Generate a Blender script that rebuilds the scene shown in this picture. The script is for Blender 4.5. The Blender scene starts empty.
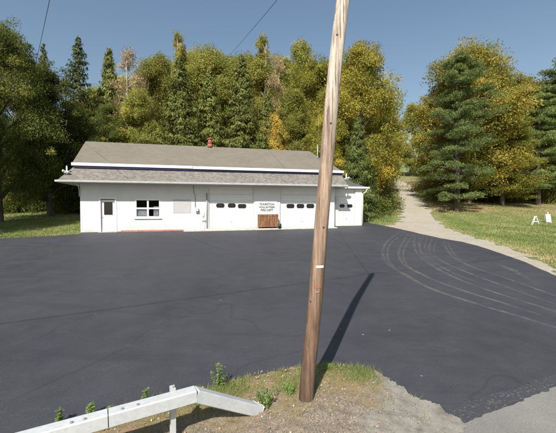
import bpy, bmesh, math, random
import numpy as np
from mathutils import Vector, Matrix, noise
R = math.radians
random.seed(7); rng = np.random.default_rng(7)
scene = bpy.context.scene
col = scene.collection

# ------------------------------------------------------------------ camera
CH = 2.85; F = 340.0; PW, PH = 556.0, 433.0
PITCH = math.atan(8.5 / F)
cam = bpy.data.cameras.new('camera'); cam.sensor_width = 36; cam.lens = 36 * F / PW; cam.clip_end = 2000
co = bpy.data.objects.new('camera', cam); col.objects.link(co)
co.location = (0, 0, CH); co.rotation_euler = (R(90) - PITCH, 0, 0)
scene.camera = co

# ------------------------------------------------------------------ terrain
def smooth(a, b, x):
    t = np.clip((np.asarray(x, float) - a) / (b - a), 0, 1)
    return t * t * (3 - 2 * t)
def G(x, y):
    x = np.asarray(x, float); y = np.asarray(y, float)
    yy = np.clip(y, -40, 400)
    z = 0.0696 * (yy - 5) - 0.0117 * (np.clip(x, -80, 80) - 0.4)
    t = np.maximum(yy - 28.5, 0)
    e = 0.098 * (t - 5 * (1 - np.exp(-t / 5)))
    w = 0.35 + 0.65 * smooth(-4, 9, x - 0.02 * yy)
    return z + e * w + 0.035 * np.sin(x * .7 + 1.3) * np.sin(y * .5) * smooth(29, 36, y)
def g(x, y): return float(G(x, y))
def ray(px, py):
    dx = (px - PW / 2) / F; dz = (PH / 2 - py) / F
    c, s = math.cos(PITCH), math.sin(PITCH)
    return Vector((dx, c + dz * s, dz * c - s))
def at(px, py):
    """ground point seen at a pixel of the photograph"""
    d = ray(px, py); t = 2.0
    while t < 400:
        if CH + d.z * t < g(d.x * t, d.y * t): break
        t += 0.05
    lo, hi = t - 0.05, t
    for _ in range(20):
        m = (lo + hi) / 2
        if CH + d.z * m < g(d.x * m, d.y * m): hi = m
        else: lo = m
    return Vector((d.x * lo, d.y * lo, g(d.x * lo, d.y * lo)))
def atY(px, py, Y):
    d = ray(px, py); t = Y / d.y
    return Vector((d.x * t, Y, CH + d.z * t))

# ------------------------------------------------------------------ object helpers
def tag(o, label=None, cat=None, group=None, kind=None):
    if label: o['label'] = label
    if cat: o['category'] = cat
    if group: o['group'] = group
    if kind: o['kind'] = kind
    return o
def empty(name, loc=(0, 0, 0), rz=0):
    o = bpy.data.objects.new(name, None); col.objects.link(o); o.location = loc; o.rotation_euler = (0, 0, rz)
    o.empty_display_size = .3
    return o
class MB:
    """collects shapes and links them as one mesh object"""
    def __init__(s): s.bm = bmesh.new()
    def box(s, a, b, bevel=0):
        a, b = Vector(a), Vector(b)
        r = bmesh.ops.create_cube(s.bm, size=1)
        vs = r['verts']
        for v in vs:
            v.co = Vector([(a[i] + b[i]) / 2 + v.co[i] * (b[i] - a[i]) for i in range(3)])
        if bevel:
            es = list({e for v in vs for e in v.link_edges})
            bmesh.ops.bevel(s.bm, geom=es, offset=bevel, segments=2, affect='EDGES', profile=.6)
        return s
    def tube(s, pts, rads, seg=10, cap=True):
        pts = [Vector(p) for p in pts]
        if not hasattr(rads, '__len__'): rads = [rads] * len(pts)
        rings = []
        up = Vector((.13, .21, 1)).normalized()
        prev = None
        for i, p in enumerate(pts):
            d = (pts[min(i + 1, len(pts) - 1)] - pts[max(i - 1, 0)]).normalized()
            ref = prev if prev is not None else (Vector((1, 0, 0)) if abs(d.z) > .8 else Vector((0, 0, 1)))
            a = (ref - d * ref.dot(d)).normalized(); b = d.cross(a); prev = a
            rings.append([s.bm.verts.new(p + (a * math.cos(2 * math.pi * k / seg) + b * math.sin(2 * math.pi * k / seg)) * rads[i]) for k in range(seg)])
        for i in range(len(rings) - 1):
            for k in range(seg):
                f = s.bm.faces.new((rings[i][k], rings[i][(k + 1) % seg], rings[i + 1][(k + 1) % seg], rings[i + 1][k])); f.smooth = True
        if cap:
            s.bm.faces.new(list(reversed(rings[0]))); s.bm.faces.new(rings[-1])
        return s
    def poly(s, pts):
        return s.bm.faces.new([s.bm.verts.new(p) for p in pts])
    def prism(s, pts, d):
        """planar outline pts pushed along vector d"""
        d = Vector(d); a = [s.bm.verts.new(p) for p in pts]; b = [s.bm.verts.new(Vector(p) + d) for p in pts]
        s.bm.faces.new(a); s.bm.faces.new(list(reversed(b)))
        n = len(a)
        for i in range(n): s.bm.faces.new((a[i], b[i], b[(i + 1) % n], a[(i + 1) % n]))
        return s
    def build(s, name, mat, parent=None, recalc=True):
        if recalc: bmesh.ops.recalc_face_normals(s.bm, faces=s.bm.faces)
        me = bpy.data.meshes.new(name); s.bm.to_mesh(me); s.bm.free()
        me.materials.append(mat)
        o = bpy.data.objects.new(name, me); col.objects.link(o)
        if parent: o.parent = parent
        return o
def np_mesh(name, verts, faces, mat, attr=None, parent=None, smoothf=False, link=True):
    """verts (N,3), faces (M,k) arrays; attr: dict name -> (domain, values)"""
    me = bpy.data.meshes.new(name)
    nv, (nf, k) = len(verts), faces.shape
    me.vertices.add(nv); me.vertices.foreach_set('co', np.ascontiguousarray(verts, np.float32).ravel())
    me.loops.add(nf * k); me.loops.foreach_set('vertex_index', np.ascontiguousarray(faces, np.int32).ravel())
    me.polygons.add(nf); me.polygons.foreach_set('loop_start', np.arange(0, nf * k, k, dtype=np.int32))
    if smoothf: me.polygons.foreach_set('use_smooth', np.ones(nf, bool))
    me.update(calc_edges=True)
    for n, (dom, val) in (attr or {}).items():
        a = me.attributes.new(n, 'FLOAT', dom); a.data.foreach_set('value', np.ascontiguousarray(val, np.float32))
    me.materials.append(mat)
    if not link: return me
    o = bpy.data.objects.new(name, me); col.objects.link(o)
    if parent: o.parent = parent
    return o

# ------------------------------------------------------------------ materials
class NT:
    def __init__(s, name):
        s.m = bpy.data.materials.new(name); s.m.use_nodes = True
        s.t = s.m.node_tree; s.b = s.t.nodes['Principled BSDF']; s.out = s.t.nodes['Material Output']
        s.co = s.t.nodes.new('ShaderNodeTexCoord').outputs['Object']
        s.b.inputs['Specular IOR Level'].default_value = .3
    def n(s, typ, **k):
        nd = s.t.nodes.new(typ)
        for a, v in k.items(): setattr(nd, a, v)
        return nd
    def l(s, a, b): s.t.links.new(a, b)
    def geo(s):
        return s.n('ShaderNodeNewGeometry').outputs['Position']
    def noise(s, scale, detail=4, rough=.55, vec=None, stretch=None):
        nd = s.n('ShaderNodeTexNoise'); nd.inputs['Scale'].default_value = scale
        nd.inputs['Detail'].default_value = detail; nd.inputs['Roughness'].default_value = rough
        v = vec if vec is not None else s.co
        if stretch:
            mp = s.n('ShaderNodeMapping'); mp.inputs['Scale'].default_value = stretch; s.l(v, mp.inputs['Vector']); v = mp.outputs[0]
        s.l(v, nd.inputs['Vector']); return nd.outputs['Fac']
    def ramp(s, fac, stops):
        nd = s.n('ShaderNodeValToRGB'); el = nd.color_ramp.elements
        while len(el) < len(stops): el.new(.5)
        for e, (p, c) in zip(el, stops):
            e.position = p; e.color = (*c, 1) if hasattr(c, '__len__') else (c, c, c, 1)
        s.l(fac, nd.inputs[0]); return nd.outputs['Color']
    def mix(s, fac, a, b, mode='MIX'):
        nd = s.n('ShaderNodeMix', data_type='RGBA', blend_type=mode)
        for sock, v in ((nd.inputs['Factor'], fac), (nd.inputs['A'], a), (nd.inputs['B'], b)):
            if hasattr(v, 'is_linked'): s.l(v, sock)
            elif hasattr(v, '__len__'): sock.default_value = (*v, 1)
            else: sock.default_value = v if sock.type == 'VALUE' else (v, v, v, 1)
        return nd.outputs['Result']
    def math(s, op, a, b=0.0, c=0.0):
        nd = s.n('ShaderNodeMath', operation=op)
        for i, v in enumerate((a, b, c)):
            if hasattr(v, 'is_linked'): s.l(v, nd.inputs[i])
            else: nd.inputs[i].default_value = v
        return nd.outputs[0]
    def color(s, c):
        if hasattr(c, 'is_linked'): s.l(c, s.b.inputs['Base Color'])
        else: s.b.inputs['Base Color'].default_value = (*c, 1)
    def rough(s, v):
        if hasattr(v, 'is_linked'): s.l(v, s.b.inputs['Roughness'])
        else: s.b.inputs['Roughness'].default_value = v
    def bump(s, h, strength=.3, dist=.02):
        nd = s.n('ShaderNodeBump'); nd.inputs['Strength'].default_value = strength; nd.inputs['Distance'].default_value = dist
        s.l(h, nd.inputs['Height']); s.l(nd.outputs[0], s.b.inputs['Normal'])
    def attr(s, name):
        nd = s.n('ShaderNodeAttribute'); nd.attribute_name = name; return nd.outputs['Fac']

def simple(name, c, rough=.6, metal=0, var=.12, scale=3.0, bump=0):
    k = NT(name); f = k.noise(scale, 5)
    lo = tuple(x * (1 - var) for x in c); hi = tuple(min(1, x * (1 + var)) for x in c)
    k.color(k.ramp(f, [(.3, lo), (.7, hi)])); k.rough(rough); k.b.inputs['Metallic'].default_value = metal
    if bump: k.bump(k.noise(scale * 12, 4), bump, .01)
    return k.m

M = {}
# sealed blue-black asphalt of the lot
k = NT('sealed_asphalt'); p = k.geo()
big = k.noise(.22, 5, .6, p); mid = k.noise(1.6, 5, .62, p); fine = k.noise(75, 4, .75, p)
c = k.ramp(big, [(.35, (.037, .038, .045)), (.65, (.051, .052, .059))])
c = k.mix(k.ramp(mid, [(.35, 0.0), (.7, .45)]), c, (.058, .059, .068))
st = k.noise(.5, 6, .7, p, stretch=(.35, 2.2, 1))
c = k.mix(k.ramp(st, [(.56, 0.0), (.66, .5)]), c, (.032, .034, .043))
c = k.mix(.9, c, k.ramp(fine, [(.3, (.55,) * 3), (.7, (1.42,) * 3)]), 'MULTIPLY')
vo = k.n('ShaderNodeTexVoronoi'); vo.inputs['Scale'].default_value = 1.1; k.l(p, vo.inputs['Vector'])
sl_ = k.noise(.16, 3, .5, p); ln = k.math('ABSOLUTE', k.math('SUBTRACT', sl_, .5))
c = k.mix(k.ramp(ln, [(.0008, .4), (.0022, 0.0)]), c, (.026, .027, .034))
s2 = k.noise(.35, 2, .5, p, stretch=(.5, 1, 1)); ln2 = k.math('ABSOLUTE', k.math('SUBTRACT', s2, .46))
c = k.mix(k.ramp(ln2, [(.001, .2), (.005, 0.0)]), c, (.030, .031, .038))
dus = k.noise(2.6, 8, .8, p, stretch=(.5, 1.3, 1)); c = k.mix(k.ramp(dus, [(.56, 0.0), (.75, .35)]), c, (.105, .10, .098))
dots = k.ramp(vo.outputs['Distance'], [(.016, 1.0), (.026, 0.0)])
c = k.mix(dots, c, (.3, .24, .17))
k.color(c); k.rough(k.ramp(mid, [(.3, .62), (.7, .8)])); k.bump(fine, .35, .006); M['lot'] = k.m
# old pale road asphalt
k = NT('worn_road_asphalt'); p = k.geo()
sp = k.noise(120, 3, .7, p); b = k.noise(.9, 6, .65, p)
c = k.ramp(b, [(.3, (.165, .158, .146)), (.7, (.225, .217, .20))])
c = k.mix(.8, c, k.ramp(sp, [(.32, (.45,) * 3), (.68, (1.45,) * 3)]), 'MULTIPLY')
k.color(c); k.rough(.9); k.bump(sp, .5, .008); M['road'] = k.m
# pavement with broken patch edge
k = NT('broken_patch'); p = k.geo()
sp = k.noise(22, 6, .78, p, stretch=(1, 1.8, 1))
c = k.mix(k.ramp(sp, [(.57, 0.0), (.63, 1.0)]), (.045, .047, .054), (.24, .22, .19))
k.color(c); k.rough(.9); k.bump(sp, .5, .01); M['patch'] = k.m
# gravel
def gravel(name, lo, hi, soil, sc=38):
    k = NT(name); p = k.geo()
    v = k.n('ShaderNodeTexVoronoi'); v.inputs['Scale'].default_value = sc; k.l(p, v.inputs['Vector'])
    cr = k.ramp(v.outputs['Color'], [(.1, lo), (.9, hi)])
    b = k.noise(.8, 6, .65, p)
    c = k.mix(k.ramp(b, [(.42, 0.0), (.62, .75)]), cr, soil)
    k.color(c); k.rough(.95); k.bump(v.outputs['Distance'], .8, .02); return k
M['gravel'] = gravel('pale_gravel', (.22, .20, .165), (.52, .48, .40), (.34, .29, .215)).m
# lawn / terrain
k = NT('lawn_grass'); p = k.geo()
b = k.noise(.16, 5, .6, p); m2 = k.noise(1.3, 6, .7, p); f = k.noise(24, 4, .75, p)
c = k.ramp(b, [(.34, (.13, .18, .045)), (.56, (.20, .235, .075)), (.78, (.31, .26, .13))])
c = k.mix(k.ramp(m2, [(.42, 0.0), (.68, .7)]), c, (.25, .26, .10))
c = k.mix(.55, c, k.ramp(f, [(.28, (.42,) * 3), (.72, (1.5,) * 3)]), 'MULTIPLY')
lt = k.math('MULTIPLY', k.attr('litter'), k.ramp(k.noise(.5, 6, .7, p), [(.35, .1), (.6, .9)]))
c = k.mix(lt, c, (.27, .175, .10))
k.color(c); k.rough(.95); k.bump(f, 1.0, .08); M['lawn'] = k.m
# verge by the road: gravel with soil and weeds, mixed by a painted attribute
k = gravel('verge_dirt', (.10, .08, .06), (.30, .255, .20), (.20, .155, .11), 60); p = k.geo()
base = k.b.inputs['Base Color'].links[0].from_socket
gn = k.noise(11, 5, .75, p)
gcol = k.ramp(k.noise(6, 5, .7, p), [(.35, (.12, .12, .04)), (.52, (.24, .165, .08)), (.75, (.28, .19, .11))])
fac = k.math('MULTIPLY', k.attr('veg'), k.ramp(gn, [(.3, .35), (.6, 1.0)]))
c = k.mix(fac, base, gcol)
pbl = k.ramp(k.noise(3.5, 7, .75, p), [(.36, (.155, .135, .11)), (.52, (.23, .215, .185)), (.7, (.265, .25, .225))])
pale = k.mix(.65, pbl, k.ramp(k.noise(130, 3, .7, p), [(.3, .5), (.7, 1.4)]), 'MULTIPLY')
c = k.mix(k.attr('pale'), c, pale)
for nd in k.t.nodes:
    if nd.bl_idname == 'ShaderNodeBump': nd.inputs['Distance'].default_value = .010; k.l(k.math('SUBTRACT', .8, k.math('MULTIPLY', k.attr('pale'), .68)), nd.inputs['Strength'])
k.color(c); M['verge'] = k.m
# dusty tyre tracks
k = NT('tyre_dust'); p = k.geo()
k.color((.23, .21, .185)); k.rough(.95)
n1 = k.noise(7, 6, .75, p)
big_ = k.ramp(k.noise(1.3, 5, .7, p), [(.38, .08), (.62, .9)])
al = k.math('MULTIPLY', k.math('MULTIPLY', k.attr('soft'), big_), k.ramp(n1, [(.33, .0), (.7, .62)]))
k.l(al, k.b.inputs['Alpha']); M['dust'] = k.m
# building
k = NT('white_painted_block')
b = k.noise(.7, 6, .65); w = k.n('ShaderNodeTexBrick'); w.inputs['Scale'].default_value = 1
mp = k.n('ShaderNodeMapping'); mp.inputs['Rotation'].default_value = (R(90), 0, 0); k.l(k.co, mp.inputs['Vector']); k.l(mp.outputs[0], w.inputs['Vector'])
w.inputs['Brick Width'].default_value = .4; w.inputs['Row Height'].default_value = .2; w.inputs['Mortar Size'].default_value = .008
w.inputs['Color1'].default_value = (1, 1, 1, 1); w.inputs['Color2'].default_value = (.99, .99, .99, 1); w.inputs['Mortar'].default_value = (.955, .955, .955, 1)
c = k.mix(1.0, k.ramp(b, [(.3, (.60, .60, .585)), (.65, (.68, .68, .67))]), w.outputs['Color'], 'MULTIPLY')
st = k.noise(2.0, 6, .7, stretch=(1, 1, .25))
c = k.mix(k.ramp(st, [(.6, 0.0), (.8, .35)]), c, (.5, .47, .42))
sz = k.n('ShaderNodeSeparateXYZ'); k.l(k.co, sz.inputs[0])
low = k.math('MULTIPLY', k.ramp(k.math('ADD', sz.outputs['Z'], k.math('MULTIPLY', k.noise(1.5, 6, .7), .9)), [(.55, .8), (1.0, 0.0)]), k.ramp(k.noise(3, 6, .75), [(.35, 0.1), (.65, .9)]))
c = k.mix(low, c, (.36, .32, .26))
c = k.mix(k.ramp(k.noise(.45, 5, .65), [(.5, 0.0), (.75, .3)]), c, (.45, .45, .44))
k.color(c); k.rough(.7); k.bump(w.outputs['Fac'], -.08, .006); M['wall'] = k.m
M['white'] = simple('white_door_paint', (.69, .69, .68), .5, var=.04, scale=2)
M['trimwhite'] = simple('white_trim_paint', (.72, .72, .72), .45, var=.04)
M['navy'] = simple('navy_trim_paint', (.028, .026, .10), .5)
M['gutter'] = simple('gutter_metal', (.62, .63, .64), .45, .2, var=.1)
M['greypaint'] = simple('pale_grey_board', (.42, .42, .42), .6, var=.04)
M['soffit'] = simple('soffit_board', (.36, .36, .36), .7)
M['dark'] = simple('dark_metal', (.03, .03, .033), .5)
M['grey'] = simple('grey_metal', (.30, .31, .32), .45, .4)
M['concrete'] = simple('concrete_apron', (.50, .48, .42), .9, var=.14, scale=5, bump=.3)
M['terracotta'] = simple('red_clay', (.30, .10, .07), .8, var=.2, scale=9)
k = NT('window_glass'); k.color((.015, .017, .02)); k.rough(.06); k.b.inputs['Specular IOR Level'].default_value = .6; M['glass'] = k.m
k = NT('clear_window_glass'); k.color((.75, .8, .82)); k.rough(.02); k.b.inputs['Transmission Weight'].default_value = 1; k.b.inputs['IOR'].default_value = 1.08; k.b.inputs['Specular IOR Level'].default_value = .8; M['clear'] = k.m
M['cloth'] = simple('pale_curtain', (.62, .63, .66), .9)
k = NT('red_brick')
w = k.n('ShaderNodeTexBrick'); w.inputs['Scale'].default_value = 1; k.l(k.co, w.inputs['Vector'])
w.inputs['Brick Width'].default_value = .2; w.inputs['Row Height'].default_value = .07; w.inputs['Mortar Size'].default_value = .008
w.inputs['Color1'].default_value = (.42, .17, .12, 1); w.inputs['Color2'].default_value = (.36, .13, .09, 1); w.inputs['Mortar'].default_value = (.45, .38, .33, 1)
k.color(w.outputs['Color']); k.rough(.9); M['brick'] = k.m
def shingle(name, lo, hi, contrast, bw=.3, rh=.14):
    k = NT(name)
    w = k.n('ShaderNodeTexBrick'); w.inputs['Scale'].default_value = 1
    k.l(k.n('ShaderNodeUVMap').outputs[0], w.inputs['Vector'])
    w.inputs['Brick Width'].default_value = bw; w.inputs['Row Height'].default_value = rh; w.inputs['Mortar Size'].default_value = .006
    w.inputs['Bias'].default_value = 0.0
    w.inputs['Color1'].default_value = (*lo, 1); w.inputs['Color2'].default_value = (*hi, 1)
    w.inputs['Mortar'].default_value = tuple(x * .5 for x in lo) + (1,)
    b = k.noise(.5, 6, .65); f = k.noise(45, 3, .7)
    c = k.mix(contrast, k.ramp(b, [(.3, lo), (.7, hi)]), w.outputs['Color'])
    c = k.mix(.6, c, k.ramp(f, [(.3, .65), (.7, 1.35)]), 'MULTIPLY')
    k.color(c); k.rough(.95); k.bump(w.outputs['Fac'], -.5, .012); return k.m
M['roof'] = shingle('weathered_tan_shingle', (.142, .126, .099), (.196, .174, .140), .5)
M['skirt'] = shingle('mottled_grey_shingle', (.125, .115, .10), (.23, .215, .19), .8, .17, .12)
M['wingroof'] = shingle('dark_grey_shingle', (.075, .077, .082), (.11, .11, .115), .5)
# wood of the utility pole: weathered pale above, brown below
k = NT('pole_wood')
gr = k.noise(14, 7, .78, stretch=(1, 1, .05)); gr2 = k.noise(40, 4, .7, stretch=(1, 1, .025))
blot = k.noise(3.2, 5, .65, stretch=(1, 1, .35))
sx = k.n('ShaderNodeSeparateXYZ'); k.l(k.co, sx.inputs[0])
hz = k.math('ADD', k.math('MULTIPLY', sx.outputs['Z'], .16), k.math('MULTIPLY', blot, .5))
c = k.ramp(hz, [(.22, (.095, .060, .042)), (.45, (.18, .112, .075)), (.72, (.31, .22, .16)), (1.0, (.50, .43, .36))])
c = k.mix(.8, c, k.ramp(gr, [(.38, (.34, .31, .30)), (.60, (1.35, 1.35, 1.35))]), 'MULTIPLY')
c = k.mix(k.ramp(gr2, [(.55, 0.0), (.63, .8)]), c, (.07, .045, .03))
k.color(c); k.rough(.85); k.bump(k.mix(.5, gr, gr2), .6, .012); M['pole'] = k.m
M['knot'] = simple('knot_wood', (.09, .05, .03), .9)
k = NT('crate_wood')
gr = k.noise(1.6, 6, .8, stretch=(6, 6, .9)); c = k.ramp(gr, [(.34, (.07, .04, .025)), (.5, (.20, .095, .045)), (.66, (.36, .21, .12))])
k.color(c); k.rough(.85); M['crate'] = k.m
k = NT('galvanised_steel')
v = k.n('ShaderNodeTexVoronoi'); v.inputs['Scale'].default_value = 26; k.l(k.co, v.inputs['Vector'])
b = k.noise(2.2, 6, .7)
c = k.mix(.5, k.ramp(b, [(.3, (.44, .46, .46)), (.7, (.58, .60, .60))]), k.ramp(v.outputs['Color'], [(.1, (.46, .475, .475)), (.9, (.58, .60, .60))]))
sc_ = k.noise(7, 6, .75, stretch=(.4, 1, 2.5)); c = k.mix(k.ramp(sc_, [(.60, 0.0), (.72, .55)]), c, (.40, .41, .41))
k.color(c); k.rough(.7); k.b.inputs['Metallic'].default_value = .25; k.bump(b, .1, .01); M['galv'] = k.m
M['rust'] = simple('rusty_bolt', (.22, .13, .08), .7, .3)
M['orange'] = simple('orange_tag', (.36, .11, .06), .6)
M['tagwhite'] = simple('aluminium_tag', (.72, .74, .76), .4, .2)
M['cable'] = simple('black_cable', (.025, .026, .03), .5)

def leafmat(name, stops, trans=.35, sat=1.0):
    k = NT(name)
    t = k.attr('tint')
    c = k.ramp(t, stops)
    oi = k.n('ShaderNodeObjectInfo').outputs['Random']
    hs = k.n('ShaderNodeHueSaturation'); k.l(c, hs.inputs['Color'])
    k.l(k.math('ADD', k.math('MULTIPLY', oi, .4), .92), hs.inputs['Value'])
    c = hs.outputs['Color']
    k.color(c); k.rough(.6); k.b.inputs['Specular IOR Level'].default_value = .25
    tr = k.n('ShaderNodeBsdfTranslucent'); k.l(c, tr.inputs['Color'])
    ms = k.n('ShaderNodeMixShader'); ms.inputs[0].default_value = trans
    k.l(k.b.outputs[0], ms.inputs[1]); k.l(tr.outputs[0], ms.inputs[2]); k.l(ms.outputs[0], k.out.inputs['Surface'])
    return k.m
LM = {
 'green':  leafmat('dark_green_leaves', [(0, (.062, .082, .016)), (.5, (.13, .155, .032)), (.82, (.26, .255, .055)), (1, (.42, .35, .085))], .48),
 'olive':  leafmat('yellow_green_leaves', [(0, (.15, .175, .035)), (.5, (.30, .30, .070)), (1, (.49, .42, .105))], .48),
 'gold':   leafmat('golden_maple_leaves', [(0, (.16, .18, .03)), (.35, (.32, .305, .055)), (.75, (.52, .40, .065)), (1, (.64, .40, .06))], .48),
 'amber':  leafmat('amber_maple_leaves', [(0, (.14, .155, .03)), (.4, (.28, .255, .055)), (.8, (.43, .33, .065)), (1, (.50, .34, .07))], .48),
 'brown':  leafmat('pinkish_brown_leaves', [(0, (.24, .19, .09)), (.5, (.42, .32, .17)), (1, (.54, .42, .25))]),
 'orange': leafmat('orange_leaves', [(0, (.30, .28, .05)), (.5, (.50, .36, .07)), (1, (.62, .37, .07))]),
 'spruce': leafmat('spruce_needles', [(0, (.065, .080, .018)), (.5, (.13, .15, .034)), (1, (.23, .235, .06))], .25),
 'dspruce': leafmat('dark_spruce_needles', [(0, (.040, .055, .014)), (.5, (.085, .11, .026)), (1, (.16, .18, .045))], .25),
 'pine':   leafmat('white_pine_needles', [(0, (.080, .115, .036)), (.5, (.18, .235, .075)), (1, (.32, .37, .135))], .38),
 'weed':   leafmat('weed_leaves', [(0, (.12, .19, .05)), (1, (.28, .36, .11))]),
}
k = NT('tree_bark'); f = k.noise(5, 6, .7, stretch=(1, 1, .2))
k.color(k.ramp(f, [(.3, (.06, .048, .038)), (.7, (.15, .125, .10))])); k.rough(.95); M['bark'] = k.m
k = NT('pale_bark'); f = k.noise(5, 6, .7, stretch=(1, 1, .5))
k.color(k.ramp(f, [(.3, (.25, .22, .18)), (.7, (.46, .42, .36))])); k.rough(.9); M['palebark'] = k.m

# ------------------------------------------------------------------ ground sheets
def grid(xs, ys, dz=0.0):
    X, Y = np.meshgrid(xs, ys); Z = G(X, Y) + dz
    V = np.stack([X, Y, Z], -1).reshape(-1, 3)
    nx, ny = len(xs), len(ys); i = np.arange(nx * ny).reshape(ny, nx)
    Fc = np.stack([i[:-1, :-1], i[:-1, 1:], i[1:, 1:], i[1:, :-1]], -1).reshape(-1, 4)
    return V, Fc
xs = np.unique(np.concatenate([np.linspace(-400, -60, 18), np.arange(-60, 60.1, 1.0), np.linspace(60, 400, 18)]))
ys = np.unique(np.concatenate([np.linspace(-60, 0, 7), np.arange(0, 90.1, 1.0), np.linspace(90, 500, 25)]))
V, Fc = grid(xs, ys)
lit_ = smooth(33, 38, V[:, 1]) * smooth(60, 46, V[:, 1]) * smooth(9, 14, V[:, 0])
lit_ = np.maximum(lit_, smooth(42, 48, V[:, 1]) * smooth(110, 80, V[:, 1]) * .9)
tag(np_mesh('ground', V, Fc, M['lawn'], {'litter': ('POINT', lit_)}, smoothf=True), kind='structure')

def fbm(x, y, s, seed=0.0):
    return noise.fractal(Vector((x * s, y * s, seed)), 1.0, 2.0, 4)
def rag(pts, amp=.06, step=.25, scale=1.6, seed=1.0):
    out = []
    n = len(pts)
    for i in range(n):
        a, b = pts[i], pts[(i + 1) % n]
        L = math.hypot(b[0] - a[0], b[1] - a[1]); m = max(1, int(min(L / step, 160)))
        for j in range(m):
            x = a[0] + (b[0] - a[0]) * j / m; y = a[1] + (b[1] - a[1]) * j / m
            out.append((x + amp * fbm(x, y, scale, seed), y + amp * fbm(x, y, scale, seed + 9)))
    return out
def sheet(name, pts, dz, mat, cuts=(0,)):
    bm = bmesh.new(); vs = [bm.verts.new((x, y, 0)) for x, y in pts]
    bm.faces.new(vs); bmesh.ops.triangulate(bm, faces=bm.faces[:])
    for v in bm.verts: v.co.z = g(v.co.x, v.co.y) + dz
    bmesh.ops.recalc_face_normals(bm, faces=bm.faces)
    if bm.faces and sum(f.normal.z for f in bm.faces) < 0: bmesh.ops.reverse_faces(bm, faces=bm.faces)
    me = bpy.data.meshes.new(name); bm.to_mesh(me); bm.free(); me.materials.append(mat)
    o = bpy.data.objects.new(name, me); col.objects.link(o); return tag(o, kind='structure')
def P(px, py): v = at(px, py); return (v.x, v.y)

# country road in front (runs across, under the camera)
e1 = P(464, 422.5); e2 = P(556, 387)
dr = Vector((e2[0] - e1[0], e2[1] - e1[1])).normalized()
ra = (e1[0] - dr.x * 60, e1[1] - dr.y * 60); rb = (e1[0] + dr.x * 60, e1[1] + dr.y * 60)
nrm = Vector((dr.y, -dr.x))
ra = (ra[0] - nrm.x * .15, ra[1] - nrm.y * .15)
def road_pts():
    A = [(ra[0] + dr.x * i, ra[1] + dr.y * i) for i in np.arange(0, 120, 2.0)]
    B = [(q[0] + nrm.x * 8, q[1] + nrm.y * 8) for q in reversed(A)]
    return A + B
sheet('road', road_pts(), .004, M['road'])
# sealed parking lot
far = [(-60, 244), (0, 238.5), (40, 236.6), (80, 234), (84, 229), (365, 221), (372, 223.6), (380, 225), (400, 229), (421, 234), (442, 238.5), (463, 242), (480, 246.5), (501, 253.5), (526, 262.5), (556, 276), (620, 302), (700, 330)]
near = [(620, 361), (556, 386.6), (510, 405), (464, 422.5), (450, 419), (438, 415), (424, 411), (408, 406)]
under = [(390, 402), (330, 402), (260, 402), (180, 425)]
L1 = [P(*q) for q in far]; N1 = [P(*q) for q in near]; U1 = [P(*q) for q in under]
lotpts = [(-45, 19.0)] + L1 + N1 + U1 + [(-3.2, 4.0), (-6, 2.0), (-45, -18)]
sheet('parking_lot', rag(lotpts, .05), .008, M['lot'])
# broken strip where the seal meets the road
b1 = [(464, 423), (510, 405.6), (556, 387), (600, 370), (600, 358), (556, 374), (520, 388), (490, 395), (460, 405), (447, 410)]
sheet('patch_edge', rag([P(*q) for q in b1], .04, .05, 7), .012, M['patch'])
# gravel lane going up the hill, with the loose strip along the lot
gl = [(385, 226.5), (391, 225.5), (399, 222), (402, 212), (400, 199), (399, 193), (396, 186.6), (390, 181.3), (388, 180.6)]
gr_ = [(399, 180.6), (404, 182.5), (412, 187), (417, 192), (425, 203), (435, 218), (444, 226.5), (456, 231.5), (480, 238.5), (511, 248.5), (538, 258.5), (560, 271)]
lane = [P(*q) for q in gl] + [P(*q) for q in gr_]
back = [P(*q) for q in [(552, 279), (526, 266), (501, 257), (480, 250), (463, 246), (442, 242), (421, 237), (400, 232)]]
def inside(px, py, poly):
    poly = np.asarray(poly); x, y = poly[:, 0], poly[:, 1]; x2, y2 = np.roll(x, -1), np.roll(y, -1)
    r = np.zeros(px.shape, bool)
    for a, b, c, d in zip(x, y, x2, y2):
        if b == d: continue
        r ^= ((b > py) != (d > py)) & (px < (c - a) * (py - b) / (d - b) + a)
    return r
def segdist(px, py, poly):
    best = np.full(px.shape, 1e9)
    for (a, b), (c, d) in zip(poly[:-1], poly[1:]):
        vx, vy = c - a, d - b; t = np.clip(((px - a) * vx + (py - b) * vy) / (vx * vx + vy * vy + 1e-9), 0, 1)
        best = np.minimum(best, np.hypot(px - a - t * vx, py - b - t * vy))
    return best
def vfbm(x, y, s, seed):
    return np.array([fbm(a, b, s, seed) for a, b in zip(x.ravel(), y.ravel())]).reshape(x.shape)
def gridsheet(name, poly, res, dz, mat, zfun=None, attrs=None, jag=.1, jscale=1.5, over=False):
    poly = np.asarray(poly); lo, hi = poly.min(0) - res, poly.max(0) + res
    xs = np.arange(lo[0], hi[0], res); ys = np.arange(lo[1], hi[1], res)
    X, Y = np.meshgrid(xs, ys)
    cx = (X[:-1, :-1] + X[1:, 1:]) / 2; cy = (Y[:-1, :-1] + Y[1:, 1:]) / 2
    jx = cx + jag * vfbm(cx, cy, jscale, 3.1); jy = cy + jag * vfbm(cx, cy, jscale, 8.7)
    keep = inside(jx, jy, poly)
    i = np.arange(X.size).reshape(X.shape)
    Fc = np.stack([i[:-1, :-1], i[:-1, 1:], i[1:, 1:], i[1:, :-1]], -1)[keep]
    used, inv = np.unique(Fc, return_inverse=True); Fc = inv.reshape(Fc.shape)
    x, y = X.ravel()[used], Y.ravel()[used]
    z = G(x, y) + dz + (zfun(x, y) if zfun else 0)
    A = {n: ('POINT', f(x, y)) for n, f in (attrs or {}).items()}
    o = np_mesh(name, np.stack([x, y, z], -1), Fc, mat, A, smoothf=True)
    return tag(o, kind='structure')
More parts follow.
